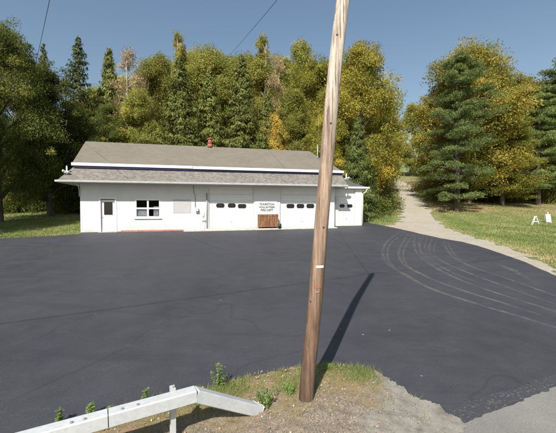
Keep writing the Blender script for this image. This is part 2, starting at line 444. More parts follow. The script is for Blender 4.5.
gridsheet('gravel_lane', lane + back, .12, .006, M['gravel'], zfun=lambda x, y: .03 * smooth(27, 31, y) + .08 * smooth(36, 50, y), jag=.55, jscale=1.1)
gridsheet('gravel_lane', lane[5:len(gl) + 4], .35, .05, M['gravel'], jag=.3, jscale=.8) if False else None

# verge with weeds between lot and road
vt = [(-60, 462), (0, 446), (50, 432), (100, 418), (150, 405), (195, 394), (222, 386), (245, 379), (266, 374.5), (298, 369.5), (330, 367.5), (358, 369.5), (376, 372.5), (388, 378), (401, 387), (421, 400.5), (440, 408), (464, 423)]
VT = [P(*q) for q in vt]
VB = [(e1[0] + nrm.x * .1, e1[1] + nrm.y * .1), (e1[0] - dr.x * 1.5 + nrm.x * .15, e1[1] - dr.y * 1.5 + nrm.y * .15), (.3, 2.6), (-3.5, .8), (-7, -1.0)]
vpoly = VT + VB
edge = np.array(VT)
def vegf(x, y):
    d = segdist(x, y, VT[:14])
    n = vfbm(x, y, 2.5, 5.0)
    return np.clip(smooth(1.35, .3, d + .45 * n) * smooth(1.85, 1.3, x + .3 * n) * smooth(-.03, .05, d), 0, 1)
def palef(x, y):
    n = vfbm(x, y, 3.0, 2.0)
    return smooth(1.15, 1.7, x + .35 * n + .45 * (4.9 - y))
def vz(x, y):
    d = segdist(x, y, VT)
    h = smooth(0, .3, d) * smooth(2.2, 1.0, x)
    return h * (.045 + .02 * vfbm(x, y, 6, 1.0) + .008 * vfbm(x, y, 22, 4.0))
def clipgrid():
    return gridsheet('verge', vpoly, .024, .014, M['verge'], vz, {'veg': vegf, 'pale': palef}, jag=.10, jscale=5.0)
clipgrid()

# dusty tyre tracks curving from the lane over the lot
def ribbon(name, pts, w, dz):
    pts = [Vector(p) for p in pts]; fine = []
    n = len(pts)
    for i in range(n - 1):
        p0, p1, p2, p3 = pts[max(i - 1, 0)], pts[i], pts[i + 1], pts[min(i + 2, n - 1)]
        for j in range(12):
            t = j / 12
            fine.append(.5 * ((2 * p1) + (-p0 + p2) * t + (2 * p0 - 5 * p1 + 4 * p2 - p3) * t * t + (-p0 + 3 * p1 - 3 * p2 + p3) * t ** 3))
    fine.append(pts[-1]); V = []; A = []
    for i, p in enumerate(fine):
        d = (fine[min(i + 1, len(fine) - 1)] - fine[max(i - 1, 0)]); nn = Vector((-d.y, d.x, 0)).normalized()
        e = min(1, i / 8, (len(fine) - 1 - i) / 14)
        for q, a in ((-1, 0), (-.45, 1), (.45, 1), (1, 0)):
            c = p + nn * w * q; V.append((c.x, c.y, g(c.x, c.y) + dz)); A.append(a * e)
    Fc = [(i * 4 + j, i * 4 + j + 1, (i + 1) * 4 + j + 1, (i + 1) * 4 + j) for i in range(len(fine) - 1) for j in range(3)]
    return np_mesh(name, np.array(V), np.array(Fc), M['dust'], {'soft': ('POINT', np.array(A))})
tracks = []
for base_, end_ in (
 ([(403, 230), (388, 241), (383, 251), (387, 263), (406, 276), (431, 289), (470, 302), (520, 317), (575, 334)], .075),
 ([(410, 232), (400, 248), (401.5, 262), (424, 276), (460, 290), (505, 304), (560, 322)], .07),
 ([(415.5, 233), (414.5, 248), (426, 262), (450, 276), (486, 290), (530, 304), (575, 319)], .07),
 ([(424, 235), (420, 248), (431, 261), (452, 273), (480, 284)], .05),
 ([(433, 236.5), (429, 250), (438, 260), (467, 273), (505, 287), (560, 307)], .06),
 ([(442, 239), (449, 253), (467, 265.5), (509, 280), (556, 297), (590, 309)], .07)):
    tracks.append((base_, end_ * 1.15)); tracks.append(([(a + 4.5 + .006 * (a - 400), b + 1.0 + .7 * (i_ > 1)) for i_, (a, b) in enumerate(base_)], end_ * .8))
tracks.append(([(490, 262), (515, 272), (545, 290)], .16))
for i, (tp, w) in enumerate(tracks):
    tag(ribbon('tyre_track', [Vector((*P(*q), 0)) for q in tp], w, .0125 + .0012 * i), kind='structure')

# ------------------------------------------------------------------ fire station
TH = R(14.5); BX, BY = -12.5, 21.5; BZ = g(BX, BY) - .03
UL = Vector((math.cos(TH), math.sin(TH), 0)); VL = Vector((-math.sin(TH), math.cos(TH), 0))
station = empty('fire_station', (BX, BY, BZ), TH)
tag(station, 'long low white fire station with tan shingle roof and garage doors', 'fire station')
def W(px, py, v=0.0):
    """pixel -> (u, z) on the vertical plane v of the station"""
    d = ray(px, py); o = Vector((0, 0, CH)) - Vector((BX, BY, BZ))
    t = (v - o.dot(VL)) / d.dot(VL); q = o + d * t
    return q.dot(UL), q.z
def WU(px, v=0.0): return W(px, 200, v)[0]
def WZ(px, py, v=0.0): return W(px, py, v)[1]
UR = WU(334.5)                      # right corner of the main wall
ZE = 3.21                           # gutter height
DEP = 8.6
def cells(mb, u0, u1, z0, z1, v0, v1, holes):
    us = sorted({u0, u1, *[h[0] for h in holes], *[h[1] for h in holes]}); zs = sorted({z0, z1, *[h[2] for h in holes], *[h[3] for h in holes]})
    for a, b in zip(us[:-1], us[1:]):
        run = None
        for c, d in zip(zs[:-1], zs[1:]):
            m_, n_ = (a + b) / 2, (c + d) / 2
            if any(h[0] < m_ < h[1] and h[2] < n_ < h[3] for h in holes):
                if run: mb.box((a, v0, run[0]), (b, v1, run[1])); run = None
            else: run = (run[0], d) if run else (c, d)
        if run: mb.box((a, v0, run[0]), (b, v1, run[1]))
door = (WU(99.8), WU(115.5), .05, WZ(108, 199))
win = (WU(135.6), WU(159.8), WZ(148, 217), WZ(148, 199.6))
g1 = (WU(208.3), WU(254), .16, WZ(230, 187.2))
g2 = (WU(280), WU(324.5), .16, WZ(300, 188))
wall = MB(); cells(wall, 0, UR, -.25, ZE + .05, 0, .22, [door, win, g1, g2])
wall.box((0, .22, -.25), (.22, DEP, ZE + .05)); wall.box((UR - .22, .22, -.25), (UR, DEP, ZE + .05)); wall.box((.22, DEP - .22, -.25), (UR - .22, DEP, ZE + .05))
wl = wall.build('wall', M['wall'], station)
# wing set back on the right
WV = .50
WR = WU(362, WV)
g3 = (WU(338.3, WV), WU(355.6, WV), .30, WZ(348, 189.5, WV))
ww = MB(); cells(ww, UR + .003, WR, -.25, ZE - .05, WV, WV + .2, [g3])
ww.box((WR - .2, WV + .2, -.25), (WR, DEP, ZE - .05)); ww.box((UR + .003, DEP - .2, -.25), (WR - .2, DEP, ZE - .05))
ww.build('wing_wall', M['wall'], station)

# roofs (solid slabs with uv for the shingles)
def slab(name, pts, th, mat, parent=station):
    pts = [Vector(p) for p in pts]; n = (pts[1] - pts[0]).cross(pts[-1] - pts[0]).normalized()
    if n.z < 0: n = -n
    mb = MB(); mb.prism(pts, -n * th); o = mb.build(name, mat, parent)
    me = o.data; uv = me.uv_layers.new(name='UVMap')
    ax = (pts[1] - pts[0]).normalized(); ay = n.cross(ax)
    for lp in me.loops:
        q = me.vertices[lp.vertex_index].co - pts[0]; uv.data[lp.index].uv = (q.dot(ax), q.dot(ay))
    return o
OH = .95
uL, uR_ = -.95, WU(347.5, -OH)
zt = 4.22; fv = .12                         # foot of the upper roof
fl, fr = WU(72.6, -.05), WU(342.8, -.05)
RV = 4.1
rl = W(85.6, 141, RV); rr = W(309, 151.5, RV); rz = (rl[1] + rr[1]) / 2
slab('skirt_roof', [(uL, -OH, ZE + .04), (uR_, -OH, ZE + .04), (fr - .06, fv, zt - .02), (fl + .06, fv, zt - .02)], .09, M['skirt'])
slab('side_skirt_roof', [(uL - .006, DEP, ZE + .038), (uL - .006, -OH, ZE + .038), (fl + .056, fv, zt - .022), (fl + .056, DEP, zt - .022)], .09, M['skirt'])
slab('upper_roof', [(fl, -.12, zt + .12), (fr, -.12, zt + .12), (rr[0], RV, rz), (rl[0], RV, rz)], .12, M['roof'])
slab('upper_roof', [(fr, DEP - .4, zt + .12), (fl, DEP - .4, zt + .12), (rl[0], RV + .004, rz), (rr[0], RV + .004, rz)], .12, M['roof'])
MB().prism([(fl + .1, .1, zt), (fl + .1, DEP - .6, zt), (rl[0] + .1, RV, rz - .18)], (.04, 0, 0)).build('gable', M['soffit'], station)
MB().prism([(fr - .1, .1, zt), (fr - .1, DEP - .6, zt), (rr[0] - .0, RV, rz - .18)], (-.04, 0, 0)).build('gable', M['soffit'], station)
fm = MB(); jx = WU(192.5)
fm.box((fl - .02, -.16, zt + .02), (jx, -.10, zt + .20), .006); fm.box((jx + .02, -.175, zt + .005), (fr + .02, -.115, zt + .185), .006)
fm.build('fascia', M['trimwhite'], station)
MB().box((fl + .08, -.098, zt - .10), (fr - .02, -.04, zt + .03)).build('trim', M['navy'], station)
gm = MB()
gm.prism([(uL - .02, -OH - .10, ZE + .06), (uL - .02, -OH - .07, ZE - .05), (uL - .02, -OH + .02, ZE - .07), (uL - .02, -OH + .02, ZE + .06)], (uR_ - uL + .04, 0, 0))
gm.box((uL - .12, -OH - .06, ZE - .05), (uL - .022, DEP, ZE + .05))
gm.build('gutter', M['gutter'], station)
sf = MB(); sf.box((uL, -OH + .03, ZE - .09), (uR_, -.002, ZE - .06)); sf.box((uL, .001, ZE - .09), (-.002, DEP, ZE - .06)); sf.build('soffit', M['soffit'], station)
# wing roof: dark hipped plane rising to the left
wu1 = WU(367, WV - .15)
slab('wing_roof', [(UR - .6, WV - .16, ZE + .02), (wu1, WV - .16, ZE + .02), (UR + .25, 3.2, zt + .35), (UR - .6, 3.2, zt + .35)], .08, M['wingroof'])
slab('wing_roof', [(wu1, WV - .156, ZE + .02), (wu1, DEP, ZE + .02), (UR + .25, 3.6, zt + .35), (UR + .25, 3.2, zt + .35)], .08, M['wingroof'])
wg = MB(); wg.box((uR_ + .02, WV - .26, ZE - .10), (wu1 + .02, WV - .165, ZE + .03)); wg.box((wu1 + .022, WV - .35, ZE - .10), (wu1 + .12, DEP, ZE + .03)); wg.build('gutter', M['trimwhite'], station)
MB().tube([(wu1 - .02, WV - .2, ZE - .1), (wu1 - .1, WV - .15, ZE - .35), (WR + .04, WV - .05, ZE - .5), (WR + .04, WV - .05, .25)], .035).build('downspout', M['trimwhite'], station)
MB().box((UR + .01, WV - .155, ZE - .12), (wu1, WV - .002, ZE - .09)).build('soffit', M['soffit'], station)

def rounded_pane(mb, u0, u1, z0, z1, v, c=.07, th=.02):
    pts = [(u0 + c, v, z0), (u1 - c, v, z0), (u1, v, z0 + c), (u1, v, z1 - c), (u1 - c, v, z1), (u0 + c, v, z1), (u0, v, z1 - c), (u0, v, z0 + c)]
    mb.prism(pts, (0, th, 0))
def garage(hole, v0, panes, rows, label=None, parent=station):
    u0, u1, z0, z1 = hole
    mb = MB(); n = rows; h = (z1 - z0 - .02) / n
    for i in range(n):
        mb.box((u0 + .03, v0 + .10, z0 + .01 + i * h), (u1 - .03, v0 + .15, z0 + .01 + (i + 1) * h - .010), .006)
        m_ = max(2, int((u1 - u0) / .72)); wd = (u1 - u0 - .06) / m_
        if not (panes and panes[0][2] < z0 + (i + 1) * h and panes[0][3] > z0 + i * h):
            for j in range(m_):
                mb.box((u0 + .03 + j * wd + .07, v0 + .096, z0 + i * h + .09), (u0 + .03 + (j + 1) * wd - .07, v0 + .0995, z0 + (i + 1) * h - .09), .001)
    o = mb.build('garage_door', M['white'], parent)
    fr_ = MB(); fr_.box((u0, v0 + .04, z0), (u0 + .035, v0 + .2, z1)); fr_.box((u1 - .035, v0 + .04, z0), (u1, v0 + .2, z1)); fr_.box((u0 + .035, v0 + .04, z1 - .035), (u1 - .035, v0 + .2, z1))
    fr_.build('door_frame', M['trimwhite'], o)
    sl2 = MB(); sl2.box((u0 + .036, v0 + .085, z0 + .001), (u1 - .036, v0 + .15, z0 + .009)); sl2.build('bottom_seal', M['dark'], o)
    for a_ in (u0 + .036, u1 - .054): MB().box((a_, v0 + .07, z0 + .02), (a_ + .018, v0 + .097, z1 - .04)).build('side_seal', M['grey'], o)
    for a, b, c, d in panes:
        q = MB(); rounded_pane(q, a - .03, b + .03, c - .03, d + .03, v0 + .086, .08, .008); q.build('pane_frame', M['trimwhite'], o)
        q = MB(); rounded_pane(q, a, b, c, d, v0 + .076, .08, .008); q.build('pane', M['glass'], o)
    hd = MB(); hd.box(((u0 + u1) / 2 - .06, v0 + .075, z0 + .42), ((u0 + u1) / 2 + .06, v0 + .088, z0 + .45), .005); hd.build('handle', M['grey'], o)
    return o
def pn(a, b, t, bt, v=0): return (WU(a, v), WU(b, v), WZ((a + b) / 2, bt, v), WZ((a + b) / 2, t, v))
garage(g1, 0, [pn(216.2, 224.6, 203.3, 207.7), pn(227.9, 235.8, 203.3, 207.7), pn(238, 246.4, 203.9, 208.3)], 6)
garage(g2, 0, [pn(286.8, 294.7, 203.8, 208.2), pn(297, 304.6, 203.8, 208.2), pn(306.8, 314.6, 203.8, 208.2)], 6)
garage(g3, WV, [pn(340.0, 345.2, 204.2, 207.6, WV), pn(347.6, 353, 204.2, 207.6, WV)], 5)
# raised moulding round wing door and dark latch chain
MB().box((UR + .32, WV - .03, 1.9), (UR + .35, WV - .004, 2.5)).build('latch_chain', M['grey'], station)
# entrance door
u0, u1, z0, z1 = door
ed = MB(); ed.box((u0 + .05, .09, z0), (u1 - .05, .14, z1 - .05), .006); edo = ed.build('entry_door', M['white'], station)
f_ = MB(); f_.box((u0 - .06, -.03, z0), (u0 + .045, .12, z1)); f_.box((u1 - .045, -.03, z0), (u1 + .06, .12, z1)); f_.box((u0 - .06, -.035, z1 + .002), (u1 + .06, .12, z1 + .09)); f_.build('door_frame', M['trimwhite'], edo)
pg = (WU(103.6), WU(112.4), WZ(108, 215), WZ(108, 201.9))
MB().box((pg[0], .072, pg[2]), (pg[1], .086, pg[3])).build('pane', M['glass'], edo)
q = MB()
for a, b in (((pg[0] - .04, pg[2] - .04), (pg[1] + .04, pg[2])), ((pg[0] - .04, pg[3]), (pg[1] + .04, pg[3] + .04)), ((pg[0] - .04, pg[2]), (pg[0], pg[3])), ((pg[1], pg[2]), (pg[1] + .04, pg[3]))):
    q.box((a[0], .070, a[1]), (b[0], .089, b[1]))
q.build('pane_frame', M['trimwhite'], edo)
MB().tube([(u0 + .12, .085, 1.02), (u0 + .12, .03, 1.02), (u0 + .12, .02, 1.02)], [.012, .014, .03]).build('door_knob', M['grey'], edo)
MB().box((u0 - .1, -.22, -.1), (u1 + .1, -.002, .045), .01).build('door_step', M['concrete'], station)
# window of four panes
u0, u1, z0, z1 = win
wf = MB()
for a, b in (((u0 - .04, z0 - .04), (u1 + .04, z0 + .05)), ((u0 - .04, z1 - .05), (u1 + .04, z1 + .04)), ((u0 - .04, z0 + .05), (u0 + .05, z1 - .05)), ((u1 - .05, z0 + .05), (u1 + .04, z1 - .05)),
             (((u0 + u1) / 2 - .055, z0 + .05), ((u0 + u1) / 2 + .055, z1 - .05))):
    wf.box((a[0], -.02, a[1]), (b[0], .10, b[1]))
zm = (z0 + z1) / 2
for a, b in ((u0 + .05, (u0 + u1) / 2 - .055), ((u0 + u1) / 2 + .055, u1 - .05)): wf.box((a, -.015, zm - .05), (b, .10, zm + .05))
wo = wf.build('window', M['trimwhite'], station)
for a, b in ((u0 + .05, (u0 + u1) / 2 - .055), ((u0 + u1) / 2 + .055, u1 - .05)):
    for c, d in ((z0 + .05, zm - .05), (zm + .05, z1 - .05)):
        MB().box((a, .06, c), (b, .07, d)).build('pane', M['clear'], wo)
MB().box((u0 - .1, -.08, z0 - .12), (u1 + .1, -.004, z0 - .06), .006).build('sill', M['trimwhite'], wo)
# curtains half drawn behind the lower panes
for a in (u0 + .07, (u0 + u1) / 2 + .34, (u0 + u1) / 2 - .40):
    MB().prism([(a + i * .035, .105 + .012 * (i % 2), z0 + .08) for i in range(10)] + [(a + i * .035, .125 + .012 * (i % 2), z0 + .08) for i in range(9, -1, -1)], (0, 0, .50 if a < u0 + 1 else .62)).build('curtain', M['cloth'], wo)
# painted board, conduit, meter and small boxes
u0 = WU(173); u1 = WU(191)
MB().box((u0, -.018, WZ(182, 213)), (u1, -.002, WZ(182, 199.5)), .003).build('board', M['greypaint'], station)
uc = WU(195.2)
MB().tube([(uc - .12, -.03, ZE - .1), (uc - .1, -.03, ZE - .55), (uc, -.03, ZE - .75), (uc, -.03, 1.65)], .02, 8).build('conduit', M['grey'], station)
um = WU(197.2); mz = WZ(197, 210)
mt = MB(); mt.box((um - .1, -.1, mz - .2), (um + .1, -.002, mz + .1), .015); mto = mt.build('meter_box', M['grey'], station)
MB().tube([(um, -.1, mz), (um, -.19, mz)], [.085, .08], 16).build('dial', M['gutter'], mto)
uq = WU(203.5)
MB().box((uq - .1, -.07, 1.0), (uq + .02, -.002, 1.28), .01).build('utility_box', M['trimwhite'], station)
MB().box((uq - .12, -.12, .72), (uq + .12, -.002, .8), .01).box((uq + .02, -.05, .2), (uq + .06, -.002, .74)).build('regulator_pipe', M['trimwhite'], station)
MB().tube([(WU(206.8), -.05, .1), (WU(206.8), -.05, WZ(207, 193))], .035, 8).build('bollard_pipe', M['grey'], station)
MB().box((WU(278.6), -.07, .1), (WU(279.3), -.002, WZ(279, 204)), .01).build('pilaster_strip', M['trimwhite'], station)
# white lower sign board with lettering
sb = (WU(255), WU(277), .2, WZ(266, 201.5))
MB().box((sb[0], -.045, sb[2]), (sb[1], -.003, sb[3]), .004).build('sign_board', M['white'], station)
tz = sb[3] - .27
for i, (s_, x0) in enumerate((('THURSTON', 0.0), ('VOLUNTEER', 0.0), ('FIRE DEPT', 0.0))):
    fc = bpy.data.curves.new('lettering', 'FONT'); fc.body = s_; fc.align_x = 'CENTER'; fc.size = .205; fc.extrude = .004; fc.offset = .005; fc.space_character = 1.02
    ft = bpy.data.objects.new('lettering', fc); me = bpy.data.meshes.new_from_object(ft); bpy.data.objects.remove(ft); bpy.data.curves.remove(fc)
    me.materials.clear(); me.materials.append(M['dark'])
    fo = bpy.data.objects.new('lettering', me); col.objects.link(fo); fo.parent = station
    fo.location = ((sb[0] + sb[1]) / 2 + .05, -.052, tz - i * .21); fo.rotation_euler = (R(90), 0, 0)
# aprons
a0, a1 = WU(183.5), UR - .1
MB().box((a0, -.75, -.3), (a1, -.002, .155), .02).build('apron', M['concrete'], station)
MB().box((WU(121.5), -.32, -.3), (a0 - .004, -.002, .13), .01).build('brick_ledge', M['brick'], station)
for h in (g1, g2): MB().box((h[0] + .02, -.001, .02), (h[1] - .02, .21, .157)).build('threshold', M['concrete'], station)
# chimney on the ridge
cu_ = WU(210.2, RV)
ch = MB(); cz = rz - .12
ch.tube([(cu_, RV, cz), (cu_, RV, cz + .34)], .19, 18); ch.tube([(cu_, RV, cz + .34), (cu_, RV, cz + .72)], [.155, .145], 18)
cho = ch.build('chimney', M['terracotta'], station)
MB().tube([(cu_, RV, cz + .39), (cu_, RV, cz + .47)], .17, 18).build('chimney_band', M['terracotta'], cho)
MB().tube([(cu_, RV, cz + .72), (cu_, RV, cz + .78), (cu_, RV, cz + .86)], [.20, .20, .03], 18).build('chimney_cap', M['terracotta'], cho)
MB().tube([(cu_, RV, cz + .02), (cu_, RV, cz + .12)], [.27, .20], 18).build('flashing', M['dark'], cho)
# roof antenna: mast with short cross arms
ua = WU(317.2, 2.2); za = zt + .12 + (rz - zt - .12) * (2.2 / RV)
an = MB(); an.tube([(ua, 2.2, za - .1), (ua + .02, 2.2, za + 1.25)], .028, 8); an.build('antenna_mast', M['gutter'], station)
MB().tube([(ua - .35, 2.2, za + .72), (ua + .5, 2.2, za + .70)], .012, 6).tube([(ua + .02, 2.2, za + 1.25), (ua + .16, 2.25, za + 4.0)], [.016, .006], 6).build('antenna_rod', M['grey'], station)
# twin floodlights on the two ends of the skirt
def floods(u, v, z, flip=1):
    o = MB().tube([(u, v, z - .05), (u, v, z + .42)], .045, 10).tube([(u, v, z + .42), (u, v, z + .5)], [.06, .02], 10).build('floodlight', M['trimwhite'], station)
    MB().box((u - .13, v - .16, z + .02), (u + .13, v - .03, z + .16), .02).build('bracket', M['grey'], o)
    for s in (-1, 1):
        b = Vector((u + s * .06, v - .05, z + .16)); d = Vector((s * .6, -.62, -.42 if s * flip > 0 else .1)).normalized()
        MB().tube([b, b + d * .06, b + d * .13, b + d * .17], [.03, .045, .065, .07], 14).build('lamp_head', M['gutter'], o)
fz = ZE + .04
floods(WU(67, -.55), -.5, fz + .42)
floods(WU(346.5, -.55), -.5, fz + .42, -1)
MB().tube([(-.15, -.55, ZE - .08), (-.02, -.3, ZE - .2), (-.03, -.06, ZE - .55), (-.04, -.04, ZE - .9)], .025, 8).build('loose_cable', M['gutter'], station)

# wooden crate by the sign
cu0, cu1 = WU(258.3, -.5), WU(277.6, -.5)
cb = Vector((BX, BY, BZ)) + UL * cu0 + VL * -.72
crate = empty('wooden_crate', (cb.x, cb.y, BZ + .155), TH)
tag(crate, 'weathered brown board crate below the lettering between the garage doors', 'crate')
cw = cu1 - cu0; ch_ = .98
bd = MB(); n = 9
for i in range(n):
    a = i * cw / n
    bd.box((a + .006, 0, .08 + .02 * random.random()), (a + cw / n - .006, .022, ch_ - .02 + .04 * random.random()), .003)
    bd.box((a + .006, .50, .08), (a + cw / n - .006, .522, ch_), .003)
for i in range(4):
    bd.box((0, .026 + i * .118, .08), (.022, .14 + i * .118, ch_), .003); bd.box((cw - .022, .026 + i * .118, .08), (cw, .14 + i * .118, ch_), .003)
bd.build('boards', M['crate'], crate)
MB().box((-.01, -.02, ch_ - .12), (cw + .01, -.002, ch_ - .05), .004).build('rail', M['crate'], crate)
MB().box((-.01, -.022, .10), (cw + .01, -.002, .17), .004).build('rail', M['crate'], crate)
for x in (.08, cw - .16): MB().box((x, .02, 0), (x + .08, .5, .078)).build('runner', M['knot'], crate)
MB().box((.03, .03, .70), (cw - .03, .49, .76)).build('lid', M['crate'], crate)
bk = cb + UL * (cw + .09) + VL * .02
buck = empty('bucket', (bk.x, bk.y, BZ + .155), 0)
tag(buck, 'small dark bucket at the right foot of the wooden crate', 'bucket')
MB().tube([(0, 0, 0), (0, 0, .30), (0, 0, .31), (0, 0, .29), (0, 0, .03)], [.11, .145, .152, .135, .10], 18).build('pail', M['dark'], buck)
MB().tube([(.148 * math.cos(t), -.02, .29 + .10 * math.sin(t)) for t in np.linspace(0, math.pi, 12)], .006, 6).build('handle', M['grey'], buck)

# ------------------------------------------------------------------ utility pole
pb = at(305.5, 402)
pole = empty('utility_pole', pb)
tag(pole, 'leaning weathered wooden utility pole rising from the weedy verge', 'utility pole')
PY = pb.y
cps = [(305.3, 404), (306.3, 390), (314.2, 310), (319.2, 250), (324.8, 180), (329.5, 125), (334.2, 72), (338.5, 35), (342.8, 0), (349, -50), (356, -105)]
rp = []
for i, (a, b) in enumerate(cps):
    q = atY(a, b, PY + .02); rp.append(q - pb)
rp[0].z = -.3; top_z = 7.75
rp[-1] = rp[-2] + (rp[-1] - rp[-2]) * ((top_z - rp[-2].z) / (rp[-1].z - rp[-2].z))
zs = np.array([q.z for q in rp]); xsP = np.array([q.x for q in rp])
def pole_x(z): return float(np.interp(z, zs, xsP))
# smooth centre line
zz = np.linspace(-.3, top_z, 90); xx = np.interp(zz, zs, xsP)
for _ in range(6): xx[1:-1] = (xx[:-2] + xx[1:-1] * 2 + xx[2:]) / 4
def rad(z): return .108 - .0022 * z
pm = MB(); seg = 28; rings = []
for z, x in zip(zz, xx):
    ring = []
    for k_ in range(seg):
        a = 2 * math.pi * k_ / seg
        r = rad(z) * (1 + .025 * noise.noise(Vector((math.cos(a) * 1.2, math.sin(a) * 1.2, z * .9))) + .012 * noise.noise(Vector((math.cos(a) * 6, math.sin(a) * 6, z * .5))))
        if z < .15: r *= 1 + .10 * (.15 - z)
        ring.append(pm.bm.verts.new((x + r * math.cos(a), r * math.sin(a), z)))
    rings.append(ring)
for i in range(len(rings) - 1):
    for k_ in range(seg):
        f = pm.bm.faces.new((rings[i][k_], rings[i][(k_ + 1) % seg], rings[i + 1][(k_ + 1) % seg], rings[i + 1][k_])); f.smooth = True
pm.bm.faces.new(rings[-1])
pm.build('shaft', M['pole'], pole)
def on_pole(z, ang, off=0):
    x = float(np.interp(z, zz, xx)); r = rad(z) + off
    return Vector((x + r * math.sin(ang), -r * math.cos(ang), z)), Vector((math.sin(ang), -math.cos(ang), 0))
def py2z(py): return (CH + ray(330, py).z / ray(330, py).y * PY) - pb.z
for py, an_ in ((38, -.35), (125, .0), (227, .2), (300, -.8)):
    c_, d_ = on_pole(py2z(py), an_)
    kb = MB(); kb.tube([c_ - d_ * .02, c_ + d_ * .001, c_ + d_ * .003], [.020, .016, .006], 9); kb.build('knot', M['knot'], pole)
def plate(name, py, ang, w, h, mat):
    c_, d_ = on_pole(py2z(py), ang, .002); s_ = Vector((-d_.y, d_.x, 0))
    mb = MB(); n_ = 6; pts = []
    for i in range(n_ + 1):
        a = ang + (i / n_ - .5) * w / rad(1); cc, dd = on_pole(py2z(py), a, .004); pts.append(cc)
    for i in range(n_): mb.poly([pts[i] - Vector((0, 0, h / 2)), pts[i + 1] - Vector((0, 0, h / 2)), pts[i + 1] + Vector((0, 0, h / 2)), pts[i] + Vector((0, 0, h / 2))])
    o = mb.build(name, mat, pole); sol = o.modifiers.new('s', 'SOLIDIFY'); sol.thickness = .003
    return o
plate('aluminium_tag', 265.5, .15, .11, .035, M['tagwhite'])
plate('orange_tag', 285.5, .1, .085, .026, M['orange'])
plate('small_tag', 290, .1, .05, .02, M['grey'])
# hardware near the top (above the picture)
tx = float(pole_x(top_z)); P1 = pb + Vector((tx, 0, top_z))
hw = MB(); hw.tube([(tx, -.09, top_z - .3), (tx, -.09, top_z + .18)], .02, 8).tube([(tx, -.09, top_z + .15), (tx, -.09, top_z + .2), (tx, -.09, top_z + .28)], [.05, .07, .03], 12)
hw.build('insulator', M['grey'], pole)
def wire(name, a, b, sag, r, label, cat='cable', group=None):
    a, b = Vector(a), Vector(b); pts = []
    for i in range(41):
        t = i / 40; q = a.lerp(b, t); q.z -= 4 * sag * t * (1 - t); pts.append(q)
    o = MB().tube(pts, r, 6).build(name, M['cable']); tag(o, label, cat, group); return o
lineL = Vector((dr.x, dr.y, 0))
wire('overhead_cable', P1 + Vector((0, -.09, .2)), P1 - lineL * 44 + Vector((0, -.09, -1.6)), .5, .011, 'overhead power cable from pole top towards the far left, above the lot')
wire('overhead_cable', P1 + Vector((0, -.09, .2)), P1 + lineL * 44 + Vector((0, -.09, 2.4)), .5, .011, 'overhead power cable from pole top towards the right side')
# service drop to the antenna mast on the station
mast = Vector((BX, BY, BZ)) + UL * ua + VL * 2.2 + Vector((0, 0, za + 1.15))
wire('service_cable', pb + Vector((pole_x(7.2) + .1, .1, 7.2)), mast, .35, .007, 'thin service cable from the pole down to the roof antenna', 'cable')
wire('overhead_cable', atY(62, -60, 8.0), atY(28, 90, 30), .35, .009, 'dark cable crossing the sky above the left trees')
wire('overhead_cable', atY(318, -50, 9.0), atY(214, 70, 44), .25, .009, 'dark cable crossing the sky over the yellow-green trees')

# ------------------------------------------------------------------ box beam guardrail
rail = empty('guardrail', at(176, 436))
tag(rail, 'galvanised box beam guardrail with its end bent down to the ground', 'guardrail')
ro = rail.location.copy()
def beam_pt(px, py, Y): return atY(px, py, Y)
Bs = .152
kink = atY(197, 393.5, 4.12)
farl = atY(25, 441, 3.32)
dirb = (farl - kink).normalized(); farl = kink + dirb * 6.5
endp = at(258.5, 413.5); endp.z += .05
def boxbeam(mb, a, b, s=Bs, bev=.012):
    d = (b - a).normalized(); side = d.cross(Vector((0, 0, 1))).normalized(); up = side.cross(d).normalized()
    h = s / 2; A = [];
    prof = [(-h + bev, -h), (h - bev, -h), (h, -h + bev), (h, h - bev), (h - bev, h), (-h + bev, h), (-h, h - bev), (-h, -h + bev)]
    ra_ = [mb.bm.verts.new(a + side * p_ + up * q_) for p_, q_ in prof]; rb_ = [mb.bm.verts.new(b + side * p_ + up * q_) for p_, q_ in prof]
    for i in range(8): mb.bm.faces.new((ra_[i], ra_[(i + 1) % 8], rb_[(i + 1) % 8], rb_[i]))
    mb.bm.faces.new(ra_); mb.bm.faces.new(list(reversed(rb_)))
    return side, up
sp0 = atY(108, 413, 3.65); ts = (sp0 - kink).dot(dirb); spl = kink + dirb * ts
mb = MB(); sd, upv = boxbeam(mb, kink + dirb * .02 - ro, spl + dirb * -.005 - ro); b1_ = mb.build('beam', M['galv'], rail)
mb = MB(); boxbeam(mb, spl + dirb * .005 - ro, farl - ro); mb.build('beam', M['galv'], rail)
mb = MB(); boxbeam(mb, spl - dirb * .2 - ro, spl + dirb * .2 - ro, Bs * .93); mb.build('splice', M['dark'], rail)
mb = MB(); boxbeam(mb, kink + dirb * .03 - ro, endp - ro, Bs * .985)
b2_ = mb.build('end_section', M['galv'], rail)
ed_ = (endp - kink).normalized(); es = ed_.cross(Vector((0, 0, 1))).normalized(); eu = es.cross(ed_)
if eu.z < 0: eu = -eu
q = MB(); ctr = endp - ro
q.box((-.085, -.085, -.004), (.085, .085, .004))
o_ = q.build('end_plate', M['galv'], rail); o_.location = ctr + ed_ * .006; o_.rotation_euler = ed_.to_track_quat('Z', 'Y').to_euler()
